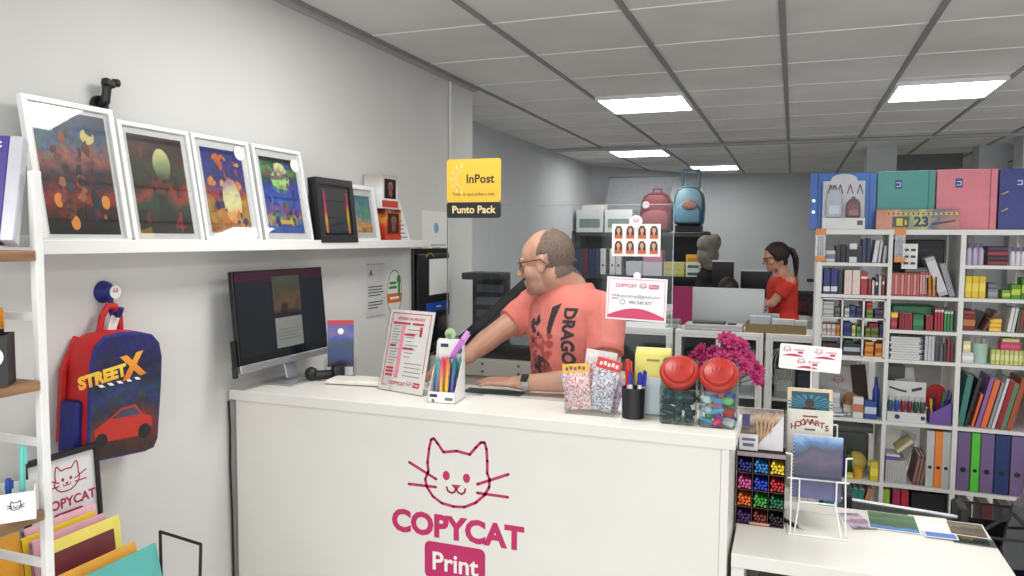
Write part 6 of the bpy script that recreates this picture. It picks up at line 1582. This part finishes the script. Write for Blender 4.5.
# middle bottom
for i, (f, w_, c, nm) in enumerate([(.06, .034, (150, 190, 60), 'lime green'), (.22, .036, (170, 40, 90), 'magenta'), (.35, .036, (186, 40, 60), 'cherry red')]):
    book(1, f, 'R4', w_, .25, c, nm+' folder in the bottom middle cell', 'folder', 'folder')
box_(1, .45, .97, 'R4', .25, (22, 22, 26), 'large black carton filling the bottom middle cell', d=.2, band=(40, 40, 44))

# --- third column
C0 = 'top outer cell'
for i in range(3):
    bottle(2, .07+.085*i, 'a3', .0125, .115, (190, 180, 206), (110, 84, 150), 'silvery lilac glitter tube in the '+C0, y=.04).__setitem__('group', 'lilac glitter tubes in the top outer cell')
    _L['silvery lilac glitter tube in the '+C0] = None
for k in range(4): box_(2, .33, .62, 'a3', .024, [(110, 34, 44), (60, 30, 40), (130, 40, 50), (50, 36, 60)][k], ['wine red', 'black cherry', 'garnet', 'aubergine'][k]+' flat carton in the pile in the '+C0, dz=.0248*k)
for i in range(4): bottle(2, .68+.075*i, 'a3', .0115, .095, (220, 216, 226), (110, 70, 150), 'white bottle with purple cap in the '+C0, y=.03).__setitem__('group', 'white purple capped bottles in the top outer cell'); _L['white bottle with purple cap in the '+C0] = None
C1_ = 'lower top outer shelf'
for i in range(3): box_(2, .03+.1*i, .125+.1*i, 'B', .115, (226, 196, 50), 'upright yellow carton in the '+C1_, d=.08, group='yellow cartons in the top outer cell', band=(236, 216, 90))
box_(2, .36, .5, 'B', .05, (130, 130, 136), 'grey carton beside the yellow ones in the '+C1_, d=.08); box_(2, .36, .48, 'B', .03, (96, 96, 120), 'slate carton on the grey one in the '+C1_, d=.08, dz=.0505)
for i, (a, b, h_, c, nm) in enumerate([(.56, .68, .045, (110, 160, 60), 'leaf green'), (.69, .82, .075, (90, 150, 40), 'bright green'), (.83, .97, .11, (70, 130, 44), 'deep green')]): box_(2, a, b, 'B', h_, c, nm+' carton in the '+C1_, d=.09, band=(190, 206, 80))
C2_ = 'upper second outer shelf'
box_(2, .02, .2, 'c3', .085, (120, 36, 36), 'dark red pouch carton in the '+C2_, band=(190, 120, 70)); box_(2, .03, .19, 'c3', .02, (140, 50, 40), 'rust carton on the dark red pouch in the '+C2_, dz=.0855)
book(2, .33, 'c3', .012, .12, (110, 70, 50), 'brown book leaning far over in the '+C2_, lean=.5); book(2, .26, 'c3', .01, .1, (70, 50, 44), 'dark brown book behind the leaning brown one in the '+C2_, lean=.4, y=.12)
for k in range(3): box_(2, .40+.004*k, .57+.004*k, 'c3', .022, (230, 180, 60), ['bottom', 'middle', 'top'][k]+' amber carton of the pile in the '+C2_, dz=.0225*k, d=.08)
book(2, .68, 'c3', .016, .128, (222, 220, 216), 'white book leaning beside the amber pile in the '+C2_, lean=.14); book(2, .735, 'c3', .014, .128, (206, 204, 204), 'off-white book leaning on the white one in the '+C2_, lean=.14)
for i in range(5): book(2, .80+.042*i, 'c3', .0115, .115, [(60, 100, 70), (150, 60, 50)][i % 2], ['green', 'rust red'][i % 2]+' book in the tilted run at the end of the '+C2_, lean=.1, group=['green', 'rust red']
 [i % 2]+' books in the second outer cell')
C3_ = 'lower second outer shelf'
box_(2, .03, .2, 'd', .055, (214, 214, 212), 'white carton under the cream one in the '+C3_, d=.08); box_(2, .04, .15, 'd', .06, (226, 220, 170), 'cream carton on the white one in the '+C3_, d=.08, dz=.0555)
t = thing('pencil_cup', 'mint green cup full of pencils in the '+C3_, 'pencil cup', (fx(2, .31), BY+.07, zf('d')))
MB().lathe([(0, .003), (.03, .003), (.036, .105), (.039, .105), (.034, 0), (0, 0)][::-1], n=20).build('cup_body', mat((176, 206, 190), .4), t, True)
for i in range(6): pen('pencil', mat((206, 196, 180), .5), mat((190, 180, 170), .5), 'pale pencil standing in the mint green cup', 'pencil', (fx(2, .31)+.018*math.cos(i), BY+.07+.018*math.sin(i), zf('d')+.004), (-.1*math.sin(i), .1*math.cos(i), 0), .13, .004, 'pale pencils in the mint cup')
for i in range(8): box_(2, .45+.065*i, .51+.065*i, 'd', .078, (206, 206, 130) if i % 2 else (190, 196, 120), ['sage', 'straw yellow'][i % 2]+' slim carton in the row of the '+C3_, d=.08, group=['sage', 'straw yellow'][i % 2]+' cartons in the second outer cell')
box_(2, .58, .86, 'd', .04, (206, 60, 110), 'hot pink carton lying on the pale row in the '+C3_, dz=.079, d=.07); box_(2, .60, .84, 'd', .02, (190, 190, 110), 'olive carton on the hot pink one in the '+C3_, dz=.1195, d=.07)
C4_ = 'third outer cell'
for i, (c, nm, w_) in enumerate([((56, 124, 116), 'teal', .034), ((26, 40, 44), 'black green', .02), ((226, 106, 60), 'narrow orange', .014), ((140, 100, 160), 'lilac', .022), ((232, 110, 60), 'wide orange', .03), ((150, 150, 154), 'grey', .016), ((210, 210, 212), 'white', .016), ((150, 30, 36), 'red', .03), ((90, 130, 100), 'sage', .026), ((170, 80, 50), 'rust', .03)]):
    x = [.05, .13, .225, .30, .385, .47, .525, .60, .67, .755][i]
    book(2, x, 'R2', w_*.85, .275-.012*(i % 3)-(.07 if 'narrow' in nm else 0), c, nm+' folder leaning in the run in the '+C4_, 'folder', 'folder', .22 if i else .14, d=.23)
C5_ = 'fourth outer cell'
for i, (f, w_, c, nm) in enumerate([(.115, .062, (116, 94, 138), 'violet lever arch file by the divider'), (.29, .040, (90, 200, 60), 'lime green lever arch file'), (.46, .062, (118, 96, 140), 'violet lever arch file between lime and navy'), (.675, .068, (30, 52, 106), 'navy lever arch file with white label'), (.895, .062, (120, 98, 142), 'violet lever arch file beyond the navy one')]):
    binder_(fx(2, f), BY+.02, zf('R3'), w_, .318, .27, c, nm+' in the '+C5_)
for i, (f, c, nm) in enumerate([(.2, (60, 56, 60), 'charcoal'), (.5, (90, 40, 44), 'maroon'), (.8, (70, 70, 76), 'grey')]): book(2, f, 'R4', .05, .22, c, nm+' box in the bottom outer cell', 'folder', 'folder')

# --- on top of the bookcase
TZ2 = 1.7115
def arch(x, y, w_, h_, th, c, label, rz=0, spine=False, emblem=True):
    """lever arch file standing with its cover to the front"""
    t = thing('lever_arch_file', label, 'lever arch file', (x, y, TZ2), (-.02, 0, rz))
    cm = mat(c, .3, noise=.05)
    MB().bx(-w_/2, w_/2, 0, .003, 0, h_, .001).bx(-w_/2, w_/2, th-.003, th, 0, h_, .001).bx(w_/2-.003, w_/2, .003, th-.003, 0, h_).build('covers', cm, t)
    MB().bx(-w_/2+.01, w_/2-.012, .008, th-.01, .004, h_-.012).build('paper_block', PAPER, t)
    MB().bx(w_/2-.034, w_/2-.03, -.001, 0, .0, h_).build('hinge_line', mat(tuple(int(v*.6) for v in c), .4), t)
    if emblem:
        MB().bx(-.055, -.02, -.0012, 0, h_*.70, h_*.85).build('emblem', mat((40, 70, 150), .4), t)
        MB().stroke([(-.048, h_*.74), (-.028, h_*.74), (-.028, h_*.8), (-.048, h_*.8)], .004, -.0013).build('emblem_mark', PAPER, t)
    return t
BLU = (20, 104, 196)
t = arch(.275, BY+.16, .30, .32, .07, BLU, 'bright blue open lever arch file at the end of the bookcase top', 0, emblem=False)
MB().bx(-.19, -.155, .0, .06, .0, .32, .001).build('spine', mat(BLU, .3), t)
m = MB()
for z in (.10, .165): m.cyl((-.172, -.004, z), (-.172, .0, z), .01)
m.build('rivets', SILVER, t)
arch(.575, BY+.17, .285, .325, .06, (44, 150, 140), 'teal lever arch file standing on the bookcase between blue and pink files')
arch(.868, BY+.17, .285, .327, .06, (222, 126, 140), 'pink lever arch file standing on the bookcase beside the teal one')
t = arch(1.15, BY+.17, .26, .325, .06, (52, 60, 130), 'navy lever arch file with silver rings at the far end of the bookcase top', emblem=True)
m = MB()
for z in (.10, .19): m.tube([(-.125, -.002, z), (-.118, -.02, z), (-.100, -.022, z+.01), (-.09, -.002, z+.012)], .006)
m.build('rings', SILVER, t)
t = thing('keyring_display', 'white cardboard stand with small bag keyrings on the bookcase top', 'display stand', (.256, BY+.06, TZ2))
t.scale = (1.1, 1, 1.06)
P = [(-.098, 0), (.098, 0), (.098, .255), (.062, .255)]+[(.062*math.cos(a*PI/10), .262+.03*math.sin(a*PI/10)) for a in range(1, 10)]+[(-.062, .255), (-.098, .255)]
MB().prism(P, .04, .045).build('back_card', mat((206, 208, 212), .45), t)
MB().bx(-.098, .098, -.03, .04, 0, .06, .002).build('tray', mat((224, 224, 224), .5), t)
MB().bx(.062, .088, -.0312, -.03, .022, .046).build('print', mat((90, 90, 100), .5), t)
m = MB()
for i in range(4): m.stroke([(-.075+.046*i, .19), (-.063+.046*i, .235), (-.050+.046*i, .19)], .006, .039)
m.build('pictures', art('stand_picture', [(0, (70, 90, 120)), (.5, (150, 80, 80)), (1, (60, 110, 130))], -.1, .1, 9, .3, axis=0), t)
def mini(x, z, w_, h_, c, label):
    t = thing('keyring_bag', label, 'keyring', (x, BY+.06, z))
    pad([(a*w_, b*h_) for a, b in [(-.46, .08), (-.42, .02), (-.3, 0), (.3, 0), (.42, .02), (.46, .08), (.48, .45), (.42, .78), (.26, .97), (-.26, .97), (-.42, .78), (-.48, .45)]], .0, .036).build('body', mat(c, .4), t, True)
    MB().bx(-w_*.3, w_*.3, -.003, .002, h_*.12, h_*.42, .001).build('pocket', mat(tuple(min(255, v+20) for v in c), .4), t)
    MB().tube([(-.1*w_, .02, h_*.95), (-.06*w_, .02, h_*1.08), (.06*w_, .02, h_*1.08), (.1*w_, .02, h_*.95)], .003, 6).build('loop', DGREY, t)
mini(.207, TZ2+.0645, .088, .165, (186, 192, 204), 'grey blue miniature bag keyring on the white cardboard stand')
mini(.306, TZ2+.0645, .078, .105, (128, 92, 98), 'dusky red miniature bag keyring on the white cardboard stand')
t = thing('puzzle_box', 'long colourful board game box in front of the teal and pink files', 'game box', (.62, BY+.05, TZ2))
GB = art('game_picture', [(0, (190, 120, 90)), (.25, (220, 150, 130)), (.4, (120, 150, 110)), (.55, (206, 200, 120)), (.7, (90, 100, 130)), (1, (200, 130, 110))], -.2, .2, 14, .3, axis=0)
MB().bx(-.2, .2, 0, .06, 0, .108, .002).build('box', GB, t)
m = MB().m(0).bx(-.15, .19, -.0015, 0, .078, .092); m.m(1)
for i in range(14): m.disc(-.14+.024*i, .085, .006, -.0016, .0008, 8)
m.m(2).bx(-.12, -.04, -.0015, 0, .012, .07); m.m(3).text('23', .02, .018, .06, -.0008, bold=.04, width=.07).m(4).bx(-.1, -.07, -.002, -.0015, .02, .06).bx(-.06, -.05, -.002, -.0015, .025, .05)
m.m(3).prism([(.07, .022), (.18, .044), (.18, .052), (.07, .034)], -.0015, 0)
m.build('print', [mat((206, 190, 120), .4), mat((120, 50, 50), .4), mat((70, 80, 70), .4), mat((40, 50, 90), .4), mat((214, 200, 60), .4)], t)
# orange hanging packs on the uprights
def orange_pack(x, label):
    t = thing('brush_pack', label, 'hanging pack', (x, BY-.014, 1.535))
    MB().bx(-.026, .026, 0, .012, 0, .028, .002).build('footer_card', mat((224, 140, 50), .4), t)
    MB().bx(-.026, .026, 0, .012, .145, .18, .002).build('header_card', mat((224, 140, 50), .4), t)
    MB().bx(-.025, .025, .002, .010, .028, .145).build('clear_window', clear('pack_window', (226, 226, 228), extra=.08), t)
    m = MB()
    for i in range(3): m.cyl((-.012+.012*i, .006, .03), (-.010+.010*i, .006, .14), .0045, .0025, n=8)
    m.build('brushes', mat((120, 90, 70), .5), t)
orange_pack(.142, 'orange topped brush pack hanging on the aisle end upright of the bookcase')
orange_pack(.535, 'orange topped brush pack hanging on the second upright of the bookcase')

# ================================================================ LIGHT AND CAMERA
wd = bpy.data.worlds.new('daylight'); SC.world = wd; wd.use_nodes = True
wd.node_tree.nodes['Background'].inputs[0].default_value = (.86, .92, 1, 1); wd.node_tree.nodes['Background'].inputs[1].default_value = 1.0
ld = bpy.data.lights.new('shop_window_daylight', 'AREA'); ld.shape = 'RECTANGLE'; ld.size = 4.6; ld.size_y = 2.1; ld.energy = 85; ld.color = (.97, .985, 1)
lo = bpy.data.objects.new('shop_window_daylight', ld); COL.objects.link(lo); lo.location = (.5, -2.55, 1.45); lo.rotation_euler = (PI/2, 0, 0)
for i, (x, y) in enumerate([(-.97, 2.2), (.83, 2.2), (-.97, -.2), (.83, -.2), (2.0, 4.0), (2.7, 5.6)]):
    la = bpy.data.lights.new('ceiling_lamp', 'AREA'); la.size = .56; la.energy = 20 if i < 4 else 9; la.color = (1, .985, .96)
    o = bpy.data.objects.new('ceiling_lamp', la); COL.objects.link(o); o.location = (x, y, 2.55)

cam = bpy.data.cameras.new('camera'); cam.sensor_width = 36; cam.lens = 750/1024*36; cam.clip_start = .05
co = bpy.data.objects.new('camera', cam); COL.objects.link(co)
yw, pt, rl = math.radians(20.5), math.radians(3.8), .007
F = Vector((-math.sin(yw)*math.cos(pt), math.cos(yw)*math.cos(pt), -math.sin(pt))); R = Vector((math.cos(yw), math.sin(yw), 0)); U = R.cross(F)
Mc = Matrix(((R.x, U.x, -F.x, 0), (R.y, U.y, -F.y, 0), (R.z, U.z, -F.z, 1.65), (0, 0, 0, 1))) @ Matrix.Rotation(rl, 4, 'Z')
co.matrix_world = Mc
SC.camera = co
SC.view_settings.view_transform = 'Standard'; SC.view_settings.look = 'None'; SC.view_settings.gamma = 1; SC.view_settings.exposure = -.16
SC.view_settings.use_curve_mapping = False
SC.cycles.max_bounces = 8; SC.cycles.transparent_max_bounces = 24; SC.cycles.caustics_reflective = False; SC.cycles.caustics_refractive = False
SC.cycles.sample_clamp_indirect = 4
bpy.context.view_layer.update()
